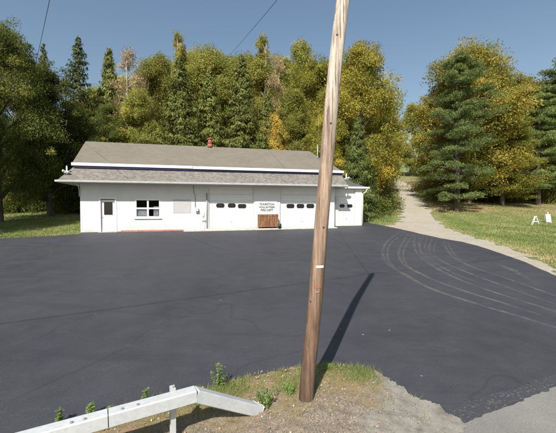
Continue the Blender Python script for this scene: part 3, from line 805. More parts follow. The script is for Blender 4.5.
# lifted flap corner at the end
fl_ = MB(); fl_.prism([ctr - ed_ * .10 + eu * .078 - es * .07, ctr + ed_ * .09 + eu * .06 - es * .02, ctr + ed_ * .08 + eu * .06 + es * .06, ctr - ed_ * .06 + eu * .078 + es * .075], eu * .006); fl_.build('flap', M['galv'], rail)
u2 = upv if upv.z > 0 else -upv
for dx in (-.34, -.22, .14, .30):
    c_ = spl + dirb * (-dx) - ro + u2 * (Bs / 2)
    for s_ in (-.035,):
        MB().tube([c_ + sd * s_, c_ + sd * s_ + u2 * .012], .016, 8).build('bolt', M['grey'], rail)
hs = Vector((-dirb.y, dirb.x, 0)).normalized()
if hs.y < 0: hs = -hs
def post(px, pyt, t=None):
    c_ = kink + dirb * t + hs * (Bs / 2 + .045)
    zt_ = c_.z + Bs / 2 + .025; zb = g(c_.x, c_.y) - .3
    c_ = c_ - ro; m_ = MB(); n_ = hs; d_ = Vector((dirb.x, dirb.y, 0)).normalized()
    for off in (-.036, .036):
        pts = [c_ + n_ * off + d_ * a + n_ * b for a, b in ((-.03, -.004), (.03, -.004), (.03, .004), (-.03, .004))]
        pts = [Vector((p_.x, p_.y, zb - ro.z)) for p_ in pts]; m_.prism(pts, (0, 0, zt_ - zb))
    pts = [c_ + d_ * a + n_ * b for a, b in ((-.003, -.031), (.003, -.031), (.003, .031), (-.003, .031))]
    pts = [Vector((p_.x, p_.y, zb - ro.z)) for p_ in pts]; m_.prism(pts, (0, 0, zt_ - zb))
    o = m_.build('post', M['galv'], rail)
    MB().tube([c_ - n_ * .045 + Vector((0, 0, -.0)) , c_ - n_ * .03], .012, 8).build('post_bolt', M['rust'], o)
tp = (atY(174.5, 400, 4.0) - kink).dot(dirb)
post(0, 0, tp); post(0, 0, tp + 1.83); post(0, 0, tp + 3.66)

# ------------------------------------------------------------------ sawhorses on the lawn
sh = at(535.3, 224.8)
s1 = empty('sawhorse', sh, R(8)); s1.scale = (.9, .18, .85); tag(s1, 'open white A-frame sawhorse on the grass, left of the two', 'sawhorse')
for y in (-.35, .35):
    for s_ in (-1, 1):
        MB().tube([(s_ * .38, y, -.02), (s_ * .03, y * .8, .82)], .035, 6).build('leg', M['trimwhite'], s1)
MB().box((-.05, -.6, .78), (.05, .6, .88), .01).build('top_rail', M['trimwhite'], s1)
MB().box((-.26, -.33, .3), (.26, -.29, .36)).build('brace', M['trimwhite'], s1)
sh2 = at(547.6, 222.8)
s2 = empty('sawhorse', sh2, R(-105)); s2.scale = (.75, .6, .8); tag(s2, 'white folding barricade with a solid panel, right of the open sawhorse', 'barricade')
for y in (-.3, .3):
    for s_ in (-1, 1):
        MB().tube([(s_ * .34, y, -.02), (s_ * .03, y * .9, .95)], .035, 6).build('leg', M['trimwhite'], s2)
MB().prism([(.30, -.32, .08), (.30, .32, .08), (.045, .27, .95), (.045, -.27, .95)], (.02, 0, 0)).build('panel', M['trimwhite'], s2)
MB().tube([(0, 0, .92), (0, 0, 1.05), (0, 0, 1.14), (0, 0, 1.2)], [.05, .09, .09, .03], 10).build('lamp', M['trimwhite'], s2)

# ------------------------------------------------------------------ trees
def unit(v): return v / (np.linalg.norm(v, axis=1, keepdims=True) + 1e-9)
def leaf_quads(C, size, nrm_, aspect=.62, tang=None):
    n = len(C); nn = unit(nrm_)
    t = rng.normal(size=(n, 3)) if tang is None else tang
    t = unit(t - nn * np.sum(t * nn, 1, keepdims=True)); b = np.cross(nn, t)
    s = np.asarray(size).reshape(-1, 1)
    V = np.stack([C + t * s, C + b * s * aspect, C - t * s, C - b * s * aspect], 1).reshape(-1, 3)
    return V, np.arange(n * 4).reshape(-1, 4)
def crown_mesh(name, C, size, N, tint, mat, aspect=.62, tang=None):
    V, Fc = leaf_quads(C, size, N, aspect, tang)
    return np_mesh(name, V, Fc, mat, {'tint': ('FACE', np.clip(tint, 0, 1))}, link=False)
def trunk_mesh(name, chains, mat):
    mb = MB()
    for pts, rads, seg in chains: mb.tube(pts, rads, seg, cap=False)
    me = bpy.data.meshes.new(name); mb.bm.to_mesh(me); mb.bm.free(); me.materials.append(mat); return me

def limb(a, b, r0, r1, wob=.25, n=6, rise=.3):
    a, b = np.array(a, float), np.array(b, float); L = np.linalg.norm(b - a); pts = []
    for i in range(n + 1):
        t = i / n; p = a + (b - a) * t; p = p + rng.normal(size=3) * wob * L * .06 * math.sin(math.pi * t); p[2] -= rise * L * .25 * math.sin(math.pi * t) * -1
        pts.append(Vector(p))
    return (pts, [r0 + (r1 - r0) * i / n for i in range(n + 1)], 6)

def ball(n):
    d = rng.normal(size=(n, 3)); d /= np.linalg.norm(d, axis=1, keepdims=True)
    return d * rng.random((n, 1)) ** .5
def deciduous(h=16, rad_=5.5, base=.18, lobes=16, clumps=300, leaves=130, size=.13, mat='green', bark='bark', lobe_r=.42, flat=.7, dens=1.0, shape=1.0, tintbias=0, seedn=0):
    global rng
    rng = np.random.default_rng(100 + seedn)
    zb = h * base; hc = h - zb; ch = []
    lean = rng.normal(size=2) * .25
    tp = [Vector((lean[0] * t, lean[1] * t, h * .88 * t)) for t in np.linspace(0, 1, 9)]
    tr0 = .022 * h
    ch.append(([Vector((0, 0, -.5))] + tp, [tr0 * 1.25, tr0] + [tr0 * (1 - .93 * t) for t in np.linspace(0, 1, 9)[1:]], 10))
    LC, LR = [], []
    for i in range(lobes):
        t = (i + .5) / lobes; a = i * 2.4 + rng.uniform(-.5, .5)
        prof = (math.sin(math.pi * min(1, (t * .86 + .12))) ** .6) * (1 - .25 * t * shape)
        rr_ = rad_ * prof * rng.uniform(.45, .80) * (.55 if t > .93 else 1)
        c = np.array([math.cos(a) * rr_, math.sin(a) * rr_, zb + hc * (.10 + .76 * t + (.05 * rng.uniform(-1, 1) if t > .6 else 0))])
        LC.append(c); LR.append(rad_ * lobe_r * rng.uniform(.68, 1.15) * (1 - .38 * t))
        k_ = max(.12, (c[2] - rr_ * .8) / (h * .88)); k_ = min(k_, .92)
        st = [lean[0] * k_, lean[1] * k_, h * .88 * k_]
        ch.append(limb(st, c, tr0 * (.5 - .35 * t), tr0 * .12))
    C, N, S, T = [], [], [], []
    for i in range(clumps):
        j = rng.integers(lobes); d = rng.normal(size=3); d /= np.linalg.norm(d)
        if d[2] < -.3 and rng.random() < .6: d[2] = -d[2]
        pro = rng.random() < .34; rr_ = LR[j] * (rng.uniform(1.02, 1.42) if pro else rng.uniform(.5, 1.05))
        if pro and d[2] > -.1: d[2] += .35
        cc = LC[j] + d * rr_ * np.array([1, 1, .85])
        if i % 4 == 0 or (pro and i % 2): ch.append(([Vector(LC[j]), Vector((LC[j] + cc) / 2 + rng.normal(size=3) * .15), Vector(cc)], [tr0 * .09, tr0 * .06, tr0 * .025], 4))
        m_ = int(leaves * dens * rng.uniform(.6, 1.3)); s_ = rad_ * .125 * rng.uniform(.7, 1.35) * (.58 if pro else 1.05); m_ = int(m_ * (.42 if pro else 1.15))
        q = ball(m_) * np.array([s_, s_, s_ * flat * .8]) * 1.75
        q[:, 2] -= .12 * (q[:, 0] ** 2 + q[:, 1] ** 2) / max(s_, .1)
        C.append(cc + q); out = d * .8 + np.array([0, 0, .7])
        N.append(rng.normal(size=(m_, 3)) * .7 + out); S.append(size * rng.uniform(.65, 1.25, m_))
        ct = np.clip(rng.normal(.42 + tintbias, .2), 0, 1)
        T.append(np.clip(ct + rng.normal(0, .13, m_), 0, 1))
    C = np.concatenate(C)
    return crown_mesh('crown', C, np.concatenate(S), np.concatenate(N), np.concatenate(T), LM[mat]), trunk_mesh('trunk', ch, M[bark])

def spruce(h=18, rad_=3.4, mat='spruce', levels=62, per=9, droop=.35, seedn=0, dens=1.0, size=.15, start=.04):
    global rng
    rng = np.random.default_rng(500 + seedn)
    ch = [([Vector((0, 0, -.5)), Vector((0, 0, h * .3)), Vector((.05, 0, h * .7)), Vector((0, .05, h))], [.02 * h, .016 * h, .008 * h, .01], 8)]
    C, N, S, T, TG = [], [], [], [], []
    for i in range(levels):
        t = start + (1 - start) * (i / levels) ** .95; z = h * t
        for j in range(per):
            a = rng.uniform(0, 2 * math.pi)
            L = rad_ * ((1 - t) ** .82) * rng.uniform(.55, 1.12) + .12
            if rng.random() < .06: L *= 1.25
            up = .55 * t - .05; dz = -droop * (1 - .6 * t)
            m_ = max(6, int(L * 24 * dens)); s = rng.uniform(.12, 1, m_) ** .75
            x = L * s; zz_ = z + L * (up * s + dz * s ** 1.6 + .12 * s ** 5)
            wdt = .32 * L * np.sin(np.pi * np.clip(s * .82 + .12, 0, 1)) + .03
            y = rng.uniform(-1, 1, m_) * wdt; hang = -np.abs(rng.normal(0, .22, m_)) * (1.1 - .6 * t)
            ca, sa = math.cos(a), math.sin(a)
            C.append(np.stack([x * ca - y * sa, x * sa + y * ca, zz_ + hang], 1))
            tg = np.stack([ca * .55 - sa * y / (wdt + .01) * .5, sa * .55 + ca * y / (wdt + .01) * .5, np.full(m_, -.75)], 1) + rng.normal(size=(m_, 3)) * .28
            TG.append(tg); N.append(np.array([ca, sa, .55]) + rng.normal(size=(m_, 3)) * .55)
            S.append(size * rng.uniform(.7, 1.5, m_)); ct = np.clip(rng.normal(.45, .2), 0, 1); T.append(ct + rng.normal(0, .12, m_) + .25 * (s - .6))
            if i % 2 == 0 and j < 4: ch.append(([Vector((0, 0, z)), Vector((ca * L * .5, sa * L * .5, z + L * (up * .5 + dz * .33))), Vector((ca * L * .9, sa * L * .9, z + L * (up * .9 + dz * .85)))], [.03, .02, .008], 4))
    return crown_mesh('crown', np.concatenate(C), np.concatenate(S), np.concatenate(N), np.concatenate(T), LM[mat], .34, np.concatenate(TG)), trunk_mesh('trunk', ch, M['bark'])

def pine(h=16, rad_=5.2, boughs=46, mat='pine', seedn=0, start=.14, size=.11, pads=7):
    global rng
    rng = np.random.default_rng(900 + seedn)
    ch = [([Vector((0, 0, -.5)), Vector((.1, 0, h * .35)), Vector((.0, .1, h * .7)), Vector((.1, .0, h * .97))], [.024 * h, .018 * h, .01 * h, .02], 10)]
    C, N, S, T, TG = [], [], [], [], []
    for i in range(boughs):
        t = start + (1 - start) * (i + .5) / boughs; z = h * t + rng.normal(0, .25) * (t < .9); a = i * 2.399 + rng.uniform(-.5, .5)
        L = rad_ * (math.sin(math.pi * min(1, .34 + .62 * t)) ** .7) * rng.uniform(.45, 1.15)
        ca, sa = math.cos(a), math.sin(a); rise = (.32 * t - .06) * L
        e = np.array([ca * L, sa * L, z + rise])
        ch.append(([Vector((0, 0, z - .1)), Vector((ca * L * .5, sa * L * .5, z + rise * .35)), Vector(e)], [.012 * h * (1 - .7 * t), .006 * h * (1 - .6 * t), .015], 5))
        for p_ in range(pads):
            s = rng.uniform(.15, 1.03); side = rng.normal(0, .24) * L * (1.15 - s * .6)
            c = np.array([ca * L * s - sa * side, sa * L * s + ca * side, z + rise * s + .1 + rng.normal(0, .16)])
            m_ = 190; w_ = rng.uniform(.55, 1.2)
            q = ball(m_) * np.array([w_, w_, .24])
            q[:, 2] += .10 - .16 * (q[:, 0] ** 2 + q[:, 1] ** 2)
            C.append(c + q); TG.append(np.stack([q[:, 0] * .7, q[:, 1] * .7, np.full(m_, .25)], 1) + rng.normal(size=(m_, 3)) * .6)
            N.append(rng.normal(size=(m_, 3)) * .7 + np.array([0, -.25, .9])); S.append(size * rng.uniform(.6, 1.2, m_))
            ct = np.clip(rng.normal(.5, .2), 0, 1); T.append(ct + rng.normal(0, .12, m_))
    return crown_mesh('crown', np.concatenate(C), np.concatenate(S), np.concatenate(N), np.concatenate(T), LM[mat], .36, np.concatenate(TG)), trunk_mesh('trunk', ch, M['bark'])

PR = {}
def proto(key, meshes, h, r): PR[key] = (meshes, h, r)
L_ = .082
proto('greenA', deciduous(16, 5.6, .08, 22, 460, 240, L_, 'green', seedn=1, lobe_r=.40), 16, 6.6)
proto('greenB', deciduous(15, 4.8, .04, 20, 420, 240, L_, 'green', seedn=2), 15, 5.8)
proto('oliveA', deciduous(18, 4.8, .06, 24, 460, 230, L_, 'olive', seedn=3, flat=.85, shape=.8, lobe_r=.38), 18, 5.8)
proto('oliveB', deciduous(17, 4.0, .04, 22, 380, 220, L_, 'olive', seedn=4, flat=1.0, shape=1.3, lobe_r=.40), 17, 4.9)
proto('goldA', deciduous(16, 5.4, .05, 28, 560, 240, L_ * 1.05, 'gold', seedn=5, lobe_r=.36), 16, 6.3)
proto('goldB', deciduous(15, 5.0, .04, 22, 460, 240, L_, 'gold', seedn=15, lobe_r=.40, tintbias=-.12), 15, 6.0)
proto('amberA', deciduous(17, 6.4, .06, 32, 640, 250, L_ * 1.1, 'amber', seedn=6, lobe_r=.33), 17, 7.3)
proto('amberB', deciduous(16, 5.4, .05, 24, 480, 250, L_ * 1.1, 'amber', seedn=16, lobe_r=.38, tintbias=-.1), 16, 6.4)
proto('brownA', deciduous(17, 3.0, .12, 20, 230, 70, L_ * .9, 'brown', 'palebark', seedn=7, flat=1.0, shape=1.7), 17, 3.8)
proto('brownB', deciduous(18, 2.6, .10, 20, 250, 150, L_, 'olive', 'palebark', seedn=8, flat=1.1, shape=2.0, tintbias=.25), 18, 3.2)
proto('orangeA', deciduous(9, 2.8, .05, 14, 150, 150, L_, 'orange', seedn=9, tintbias=.0), 9, 3.5)
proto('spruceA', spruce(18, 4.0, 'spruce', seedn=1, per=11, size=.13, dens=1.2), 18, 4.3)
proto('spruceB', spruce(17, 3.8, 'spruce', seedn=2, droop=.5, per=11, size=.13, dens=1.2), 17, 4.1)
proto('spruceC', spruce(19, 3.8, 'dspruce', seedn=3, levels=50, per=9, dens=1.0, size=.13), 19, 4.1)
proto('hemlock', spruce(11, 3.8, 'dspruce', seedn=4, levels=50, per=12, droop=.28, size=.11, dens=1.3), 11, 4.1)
proto('pineA', pine(16, 5.6, 42, seedn=1, start=.09, pads=10), 16, 5.8)
proto('pineB', pine(17, 5.0, 40, seedn=2, start=.12, pads=9), 17, 5.2)

def place(key, name, px, Y, top, width, label, group=None, rz=0.0, cat='tree', base_drop=0):
    (cm, tm), h, r = PR[key]
    X = (px - PW / 2) / F * Y; zb = g(X, Y) - base_drop
    H = atY(px, top, Y).z - zb; wr = width / 2 / F * Y
    o = empty(name, (X, Y, zb), rz); s = H / h; sx_ = wr / r
    o.scale = (sx_, sx_, s)
    tag(o, label, cat, group)
    for n_, me in (('trunk', tm), ('crown', cm)):
        c_ = bpy.data.objects.new(n_, me); col.objects.link(c_); c_.parent = o
    return o
TREES = [
 # left side
 ('greenA', 'broadleaf_tree', 0, 26.5, 10, 118, 'big dark green tree at the far left edge, its crown highest there'),
 ('greenB', 'broadleaf_tree', 50, 31, 62, 103, 'dark leafy tree overhanging the left end of the white building'),
 ('greenB', 'broadleaf_tree', -40, 22, 60, 112, 'leafy dark tree cut by the left edge of the view above the shaded lawn'),
 ('greenA', 'broadleaf_tree', 24, 35, 40, 80, 'dark green crown rising between the two big left trees'),
 ('spruceC', 'spruce_tree', 46, 39, 42, 51, 'narrow dark spruce tip showing between the two big left crowns'),
 ('spruceC', 'spruce_tree', 81, 36, 35, 74, 'tall pointed dark spruce standing alone against sky behind the left roof end'),
 ('spruceA', 'spruce_tree', 111, 39, 47, 66, 'dull green conifer between the pointed spruce and the pinkish tree'),
 ('brownA', 'birch_tree', 131, 35.5, 31, 60, 'sparse pinkish brown tree with pale trunk against the sky'),
 ('oliveA', 'broadleaf_tree', 98, 46, 76, 96, 'lower yellow-green tree behind the left slope of the roof'),
 ('oliveA', 'broadleaf_tree', 156, 43, 34, 90, 'yellow-green tree right of the pinkish brown tree'),
 ('brownB', 'poplar_tree', 181, 40, 15, 40, 'tallest slender olive spire left of centre against the sky'),
 ('spruceA', 'spruce_tree', 181, 33.5, 56, 84, 'broad olive spruce left of the red chimney'),
 ('oliveB', 'broadleaf_tree', 140, 34.5, 84, 78, 'yellow-green tree showing low above the left half of the roof ridge'),
 ('greenB', 'broadleaf_tree', 110, 33.5, 100, 58, 'low dark green tree above the left end of the roof ridge'),
 ('oliveA', 'broadleaf_tree', 216, 42, 27, 113, 'rounded yellow tree top directly above the red chimney'),
 ('spruceB', 'spruce_tree', 210, 35, 66, 73, 'shaggy spruce rising directly behind the red chimney'),
 ('spruceA', 'spruce_tree', 242, 35, 54, 75, 'tall shaggy spruce right of the red chimney'),
 ('oliveA', 'broadleaf_tree', 250, 44, 33, 96, 'pale yellow-green tree between the yellow top and the bare twigs'),
 ('brownB', 'poplar_tree', 263, 44, 20, 44, 'narrow green tree tip highest above the roof middle'),
 ('spruceB', 'spruce_tree', 268, 34, 88, 53, 'short spruce above the right half of the ridge'),
 ('brownA', 'bare_tree', 278, 41, 38, 46, 'thin half bare greyish tree behind the middle spruces'),
 ('oliveB', 'broadleaf_tree', 299, 42, 32, 70, 'upright green tree with pointed top left of the pole'),
 ('oliveB', 'broadleaf_tree', 292, 34, 82, 78, 'yellow-green tree above the ridge left of the antenna'),
 ('orangeA', 'maple_tree', 277, 31.5, 108, 44, 'small orange maple just behind the right part of the ridge'),
 ('goldB', 'maple_tree', 320, 38, 44, 101, 'golden maple seen on both sides of the upper pole'),
 ('goldA', 'maple_tree', 358, 36, 31, 112, 'large rounded golden maple right of the pole'),
 ('goldB', 'maple_tree', 324, 33, 104, 73, 'low yellow-green maple behind the antenna mast'),
 ('hemlock', 'hemlock_tree', 357, 31.5, 116, 58, 'dark hemlock touching the right end of the building'),
 ('hemlock', 'hemlock_tree', 371, 33, 158, 24, 'small dark hemlock beside the gravel lane'),
 ('oliveA', 'broadleaf_tree', 375, 43, 92, 56, 'yellow-green tree arching over the left side of the gravel lane'),
 # second row filling the skyline
 ('oliveA', 'broadleaf_tree', 128, 52, 66, 116, 'hazy yellow-green crown in the back row, behind the pinkish brown tree'),
 ('oliveB', 'broadleaf_tree', 196, 52, 42, 90, 'back row yellow-green crown between the olive spire and the yellow top'),
 ('goldB', 'maple_tree', 236, 54, 44, 104, 'back row golden crown between the two shaggy spruces'),
 ('oliveB', 'broadleaf_tree', 282, 54, 50, 98, 'back row yellow-green crown behind the thin half bare tree'),
 ('oliveA', 'broadleaf_tree', 335, 54, 50, 116, 'back row green crown hidden behind the upper pole and golden maples'),
 ('goldB', 'maple_tree', 382, 52, 90, 56, 'back row golden crown right of the big rounded maple, above the lane'),
 # right side
 ('oliveB', 'broadleaf_tree', 411, 92, 100, 56, 'distant tree closing the gap where the gravel lane disappears'),
 ('amberA', 'maple_tree', 468, 44.5, 37, 142, 'largest amber maple crown on the right behind the pine'),
 ('amberB', 'maple_tree', 453, 52, 56, 84, 'amber tree left behind the tall pine'),
 ('pineA', 'white_pine', 457, 37.5, 58, 90, 'tall white pine with layered blue-green boughs right of the lane'),
 ('goldB', 'maple_tree', 502, 42, 112, 86, 'low yellow maple right of the layered pine at the lawn edge'),
 ('amberB', 'maple_tree', 512, 50, 68, 108, 'amber brown tree right of the largest maple crown'),
 ('pineB', 'white_pine', 538, 43, 96, 62, 'dark pine behind the white sawhorses'),
 ('pineB', 'white_pine', 566, 44, 62, 97, 'tall dark pine cut by the right edge of the view'),
 ('greenA', 'broadleaf_tree', 534, 54, 76, 70, 'green broadleaf tree between the amber trees and the right pines'),
 ('greenB', 'broadleaf_tree', 486, 47, 120, 67, 'dark green tree deep in the woods between the pine and the low yellow maple'),
]
for i, (key, nm, px, Y, top, w_, lab) in enumerate(TREES):
    grp = {'spruceA': 'spruces behind the station', 'spruceB': 'spruces behind the station', 'spruceC': 'narrow dark spruces'}.get(key)
    place(key, nm, px, Y, top, w_, lab, grp, rz=i * 1.7)

tr_ = empty('broadleaf_tree', (-21.2, 17.8, g(-21.2, 17.8)), 1.0); tr_.scale = (.74, .74, .92)
tag(tr_, 'large green tree beyond the left edge whose shade falls on the lawn', 'tree')
for n_, me in zip(('crown', 'trunk'), PR['greenA'][0]):
    c_ = bpy.data.objects.new(n_, me); col.objects.link(c_); c_.parent = tr_
# far woodland mass and undergrowth: nobody could count it
def mass(name, pts, mat, size, label, cat, per=260, hmin=2, hmax=6, rr=2.2, seedn=0):
    global rng
    rng = np.random.default_rng(2000 + seedn); C, N, S, T = [], [], [], []
    for X, Y, h in pts:
        nb = max(2, int(h / 1.3))
        for b in range(nb):
            c = np.array([X + rng.normal(0, rr * .5), Y + rng.normal(0, rr * .4), g(X, Y) + h * (b + .4) / nb + rng.normal(0, .3)])
            m_ = int(per * rng.uniform(.6, 1.2)); s_ = rr * .45 * rng.uniform(.7, 1.2)
            C.append(c + ball(m_) * np.array([s_, s_, s_ * .75]) * 1.7); N.append(rng.normal(size=(m_, 3)) + np.array([0, -.3, .5])); S.append(size * rng.uniform(.6, 1.3, m_))
            ct = np.clip(rng.normal(.4, .25), 0, 1); T.append(ct + rng.normal(0, .12, m_))
    me = crown_mesh(name, np.concatenate(C), np.concatenate(S), np.concatenate(N), np.concatenate(T), LM[mat])
    o = bpy.data.objects.new(name, me); col.objects.link(o); return tag(o, label, cat, kind='stuff')
r2 = random.Random(3)
pts = []
for i in range(340):
    px = r2.uniform(-120, 700); Y = r2.uniform(52, 72)
    if 380 < px < 430: continue
    lim = np.interp(px, [-120, 60, 100, 150, 300, 370, 400, 430, 560, 700], [80, 116, 96, 62, 62, 74, 120, 104, 90, 90])
    top = lim + r2.uniform(2, 46); X = (px - 278) / F * Y
    pts.append((X, Y, max(3, atY(px, top, Y).z - g(X, Y))))
mass('woodland', pts, 'olive', .13, 'dense mass of yellow-green woodland behind the front trees', 'woods', 330, rr=3.2, seedn=1)
pts = []
for i in range(150):
    px = r2.uniform(-110, 84); Y = r2.uniform(33, 40); X = (px - 278) / F * Y; pts.append((X, Y, r2.uniform(1.2, 3.5)))
for i in range(130):
    px = r2.uniform(425, 640); Y = r2.uniform(44, 52); X = (px - 278) / F * Y; pts.append((X, Y, r2.uniform(.8, 2.6)))
for i in range(30):
    px = r2.uniform(364, 382); Y = r2.uniform(34, 44); X = (px - 278) / F * Y; pts.append((X, Y, r2.uniform(.8, 2.2)))
for i in range(30):
    px = r2.uniform(375, 435); Y = r2.uniform(92, 104); X = (px - 278) / F * Y; pts.append((X, Y, r2.uniform(2, 6)))
mass('undergrowth', pts, 'green', .085, 'leafy undergrowth along the foot of the woods', 'undergrowth', 260, rr=1.5, seedn=2)

# ------------------------------------------------------------------ grass, weeds and fallen leaves
rng = np.random.default_rng(42)
def blades(name, x, y, h, w, mat, tint, lean=.5, dz=None, label=None, cat=None):
    n = len(x); z = G(x, y) + (dz if dz is not None else 0)
    a = rng.uniform(0, 2 * math.pi, n); wx, wy = np.cos(a) * w, np.sin(a) * w
    l = rng.normal(size=(n, 2)) * (h * lean)[:, None]
    B = np.stack([x, y, z], 1)
    v0 = B + np.stack([-wx, -wy, np.zeros(n)], 1); v1 = B + np.stack([wx, wy, np.zeros(n)], 1)
    v2 = B + np.stack([l[:, 0], l[:, 1], h], 1)
    V = np.stack([v0, v1, v2], 1).reshape(-1, 3)
    o = np_mesh(name, V, np.arange(n * 3).reshape(-1, 3), mat, {'tint': ('FACE', tint)})
    return tag(o, label, cat, kind='stuff')
LM['grass'] = leafmat('grass_blades', [(0, (.13, .18, .045)), (.45, (.225, .26, .085)), (.75, (.33, .30, .14)), (1, (.44, .35, .19))])
# verge grass
n = 300000; x = rng.uniform(-6, 2.2, n); y = rng.uniform(1, 6.6, n)
ins = inside(x, y, np.array(vpoly)); x, y = x[ins], y[ins]
dd = segdist(x, y, VT[:14]); nz = vfbm(x, y, 2.5, 5.0); n3 = vfbm(x, y, 1.1, 15.0)
den = smooth(1.25, .25, dd + .4 * nz) * smooth(1.8, 1.3, x + .3 * nz) * (.2 + .8 * smooth(-.25, .15, n3)) + .02
kp = rng.random(len(x)) < den; x, y, dd = x[kp], y[kp], dd[kp]; n3 = n3[kp]
h = rng.uniform(.02, .085, len(x)) * (1 + .5 * smooth(.0, .4, n3))
blades('verge_grass', x, y, h, .003, LM['grass'], np.clip(rng.normal(.5, .25, len(x)) - .3 * smooth(0, .4, n3), 0, 1), .6, .04, 'short dry grass among gravel on the verge round the pole', 'grass')
# lawn tufts
def lawnpts(n, pxr, Yr):
    px = rng.uniform(*pxr, n); Y = Yr[0] * (Yr[1] / Yr[0]) ** rng.random(n); return (px - 278) / F * Y, Y
X1, Y1 = lawnpts(90000, (405, 620), (12.5, 44)); X2, Y2 = lawnpts(30000, (-60, 84), (19, 34)); X3, Y3 = lawnpts(9000, (362, 404), (26, 40))
x = np.concatenate([X1, X2, X3]); y = np.concatenate([Y1, Y2, Y3])
bad = inside(x, y, np.array(lotpts)) | inside(x, y, np.array(lane + back)) ; x, y = x[~bad], y[~bad]
n3 = vfbm(x, y, .35, 15.0)
bu = (x - BX) * UL.x + (y - BY) * UL.y; bv = (x - BX) * VL.x + (y - BY) * VL.y
ok = ~((bu > -.2) & (bv > -.2) & (bu < WR + .3) & (bv < DEP + .3)); x, y, n3 = x[ok], y[ok], n3[ok]
blades('lawn_grass', x, y, rng.uniform(.03, .10, len(x)), .012 + .0006 * y, LM['grass'], np.clip(rng.normal(.40, .15, len(x)) + .5 * n3 + .25 * smooth(33, 38, y) * smooth(9, 14, x) + .25 * smooth(.9, .2, segdist(x, y, lane)), 0, 1), .5, -.005, 'mown grass with dry patches on the slope by the lane', 'grass')
# fallen leaves on verge
LM['litter'] = leafmat('fallen_leaf', [(0, (.22, .10, .05)), (.5, (.42, .27, .17)), (1, (.60, .47, .36))], .1)
n = 5000; x = rng.uniform(-4, 2.2, n); y = rng.uniform(1.5, 6.2, n); ins = inside(x, y, np.array(vpoly)) & (rng.random(n) < .25 + .75 * smooth(1.6, .8, segdist(x, y, VT)) * smooth(-.8, .2, x)) & (x + .3 * rng.normal(size=n) < 1.35); x, y = x[ins], y[ins]
C = np.stack([x, y, G(x, y) + .075], 1); V, Fc = leaf_quads(C, rng.uniform(.008, .020, len(x)), rng.normal(size=(len(x), 3)) * .35 + np.array([0, 0, 1]), .7)
tag(np_mesh('fallen_leaves', V, Fc, LM['litter'], {'tint': ('FACE', rng.random(len(x)))}), 'scattered tan fallen leaves on the verge', 'leaves', kind='stuff')
# pebbles on the verge
n = 2600; x = rng.uniform(-4, 2.6, n); y = rng.uniform(1.5, 6.2, n); ins = inside(x, y, np.array(vpoly)); x, y = x[ins], y[ins]
oct_ = np.array([(1, 0, 0), (0, 1, 0), (-1, 0, 0), (0, -1, 0), (0, 0, .7), (0, 0, -.7)]); of = np.array([(0, 1, 4), (1, 2, 4), (2, 3, 4), (3, 0, 4), (1, 0, 5), (2, 1, 5), (3, 2, 5), (0, 3, 5)])
s = rng.uniform(.004, .017, len(x)); base = np.stack([x, y, G(x, y) + .014 + vz(x, y) + s * .2], 1)
V = (base[:, None] + oct_[None] * s[:, None, None] * rng.uniform(.6, 1.3, (len(x), 6, 3))).reshape(-1, 3)
Fc = (of[None] + (np.arange(len(x)) * 6)[:, None, None]).reshape(-1, 3)
M['stone'] = simple('pebble_stone', (.32, .29, .26), .9, var=.4, scale=30)
tag(np_mesh('pebbles', V, Fc, M['stone']), 'loose pebbles on the verge', 'gravel', kind='stuff')
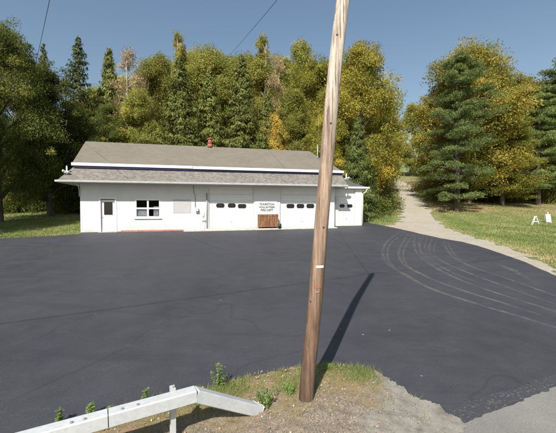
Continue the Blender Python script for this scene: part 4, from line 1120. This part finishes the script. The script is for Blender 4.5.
# tall weeds
def weed(px, py, hpx, label, spread=1.0, seedn=0):
    global rng
    rng = np.random.default_rng(3000 + seedn)
    b = at(px, py); h = hpx / F * b.y * 1.3
    root = empty('weed', b); tag(root, label, 'weed', 'green weeds along the edge of the lot')
    mb = MB(); C, N, T, TG, S = [], [], [], [], []
    for i in range(int(5 * spread) + 3):
        d = rng.normal(size=2) * .15 * h * spread; hh = h * rng.uniform(.55, 1.0)
        mb.tube([(d[0] * .1, d[1] * .1, -.02), (d[0] * .5, d[1] * .5, hh * .5 + .03), (d[0], d[1], hh)], [.004, .003, .0015], 5)
        m_ = 46; t = rng.uniform(.12, 1, m_)
        a = rng.uniform(0, 6.28, m_); L = .035 * (1.25 - t) + .008
        c = np.stack([d[0] * t + np.cos(a) * L, d[1] * t + np.sin(a) * L, hh * t + .01], 1); C.append(c)
        TG.append(np.stack([np.cos(a), np.sin(a), np.full(m_, .7)], 1)); N.append(rng.normal(size=(m_, 3)) * .5 + np.array([0, 0, 1])); S.append(np.full(m_, .022) * rng.uniform(.6, 1.4, m_)); T.append(rng.uniform(0, 1, m_))
    mb.build('stem', LM['weed'], root)
    V, Fc = leaf_quads(np.concatenate(C), np.concatenate(S), np.concatenate(N), .32, np.concatenate(TG))
    np_mesh('foliage', V, Fc, LM['weed'], {'tint': ('FACE', np.concatenate(T))}, parent=root)
weed(218.5, 389, 21, 'tallest green weed just behind the bend of the guardrail', 1.0, 1)
weed(145, 405, 14, 'thin green weed behind the rail left of its post', .5, 2)
weed(91, 419, 14, 'green weed behind the guardrail splice', .6, 3)
weed(59, 427, 15, 'leftmost green weed behind the guardrail', .6, 4)
weed(265, 411, 20, 'bushy green weed at the lowered end of the guardrail', 1.4, 5)
weed(290, 398, 13, 'low green weed just left of the pole foot', 1.3, 6)
weed(330, 372, 7, 'tiny green weed on the lot edge right of the pole', .8, 7)
weed(197, 408, 10, 'short green weed under the bend of the guardrail', .6, 8)
weed(110, 414, 7, 'tiny weed peeping over the rail right of the splice', .3, 9)

# ------------------------------------------------------------------ light and sky
SAZ, SEL = 17.0, 44.0
dvec = Vector((math.sin(R(SAZ)) * math.cos(R(SEL)), math.cos(R(SAZ)) * math.cos(R(SEL)), -math.sin(R(SEL))))
sl = bpy.data.lights.new('sun', 'SUN'); sl.energy = 5.0; sl.angle = R(.5); sl.color = (1, .95, .87)
so = bpy.data.objects.new('sun', sl); col.objects.link(so); so.rotation_euler = dvec.to_track_quat('-Z', 'Y').to_euler(); so.location = (0, 0, 40)
wd = bpy.data.worlds.new('World'); scene.world = wd; wd.use_nodes = True
nt = wd.node_tree; sky = nt.nodes.new('ShaderNodeTexSky'); sky.sky_type = 'NISHITA'; sky.sun_disc = False
sky.sun_elevation = R(SEL); sky.sun_rotation = R(180 + SAZ); sky.air_density = 1.45; sky.dust_density = 1.6; sky.ozone_density = 1.7
bg = nt.nodes['Background']; nt.links.new(sky.outputs[0], bg.inputs['Color']); bg.inputs['Strength'].default_value = .084
vs = scene.view_settings; vs.view_transform = 'Standard'; vs.look = 'None'; vs.gamma = 1; vs.exposure = 0.5; vs.use_curve_mapping = False
scene.render.engine = 'CYCLES'; scene.cycles.max_bounces = 6; scene.cycles.transparent_max_bounces = 12
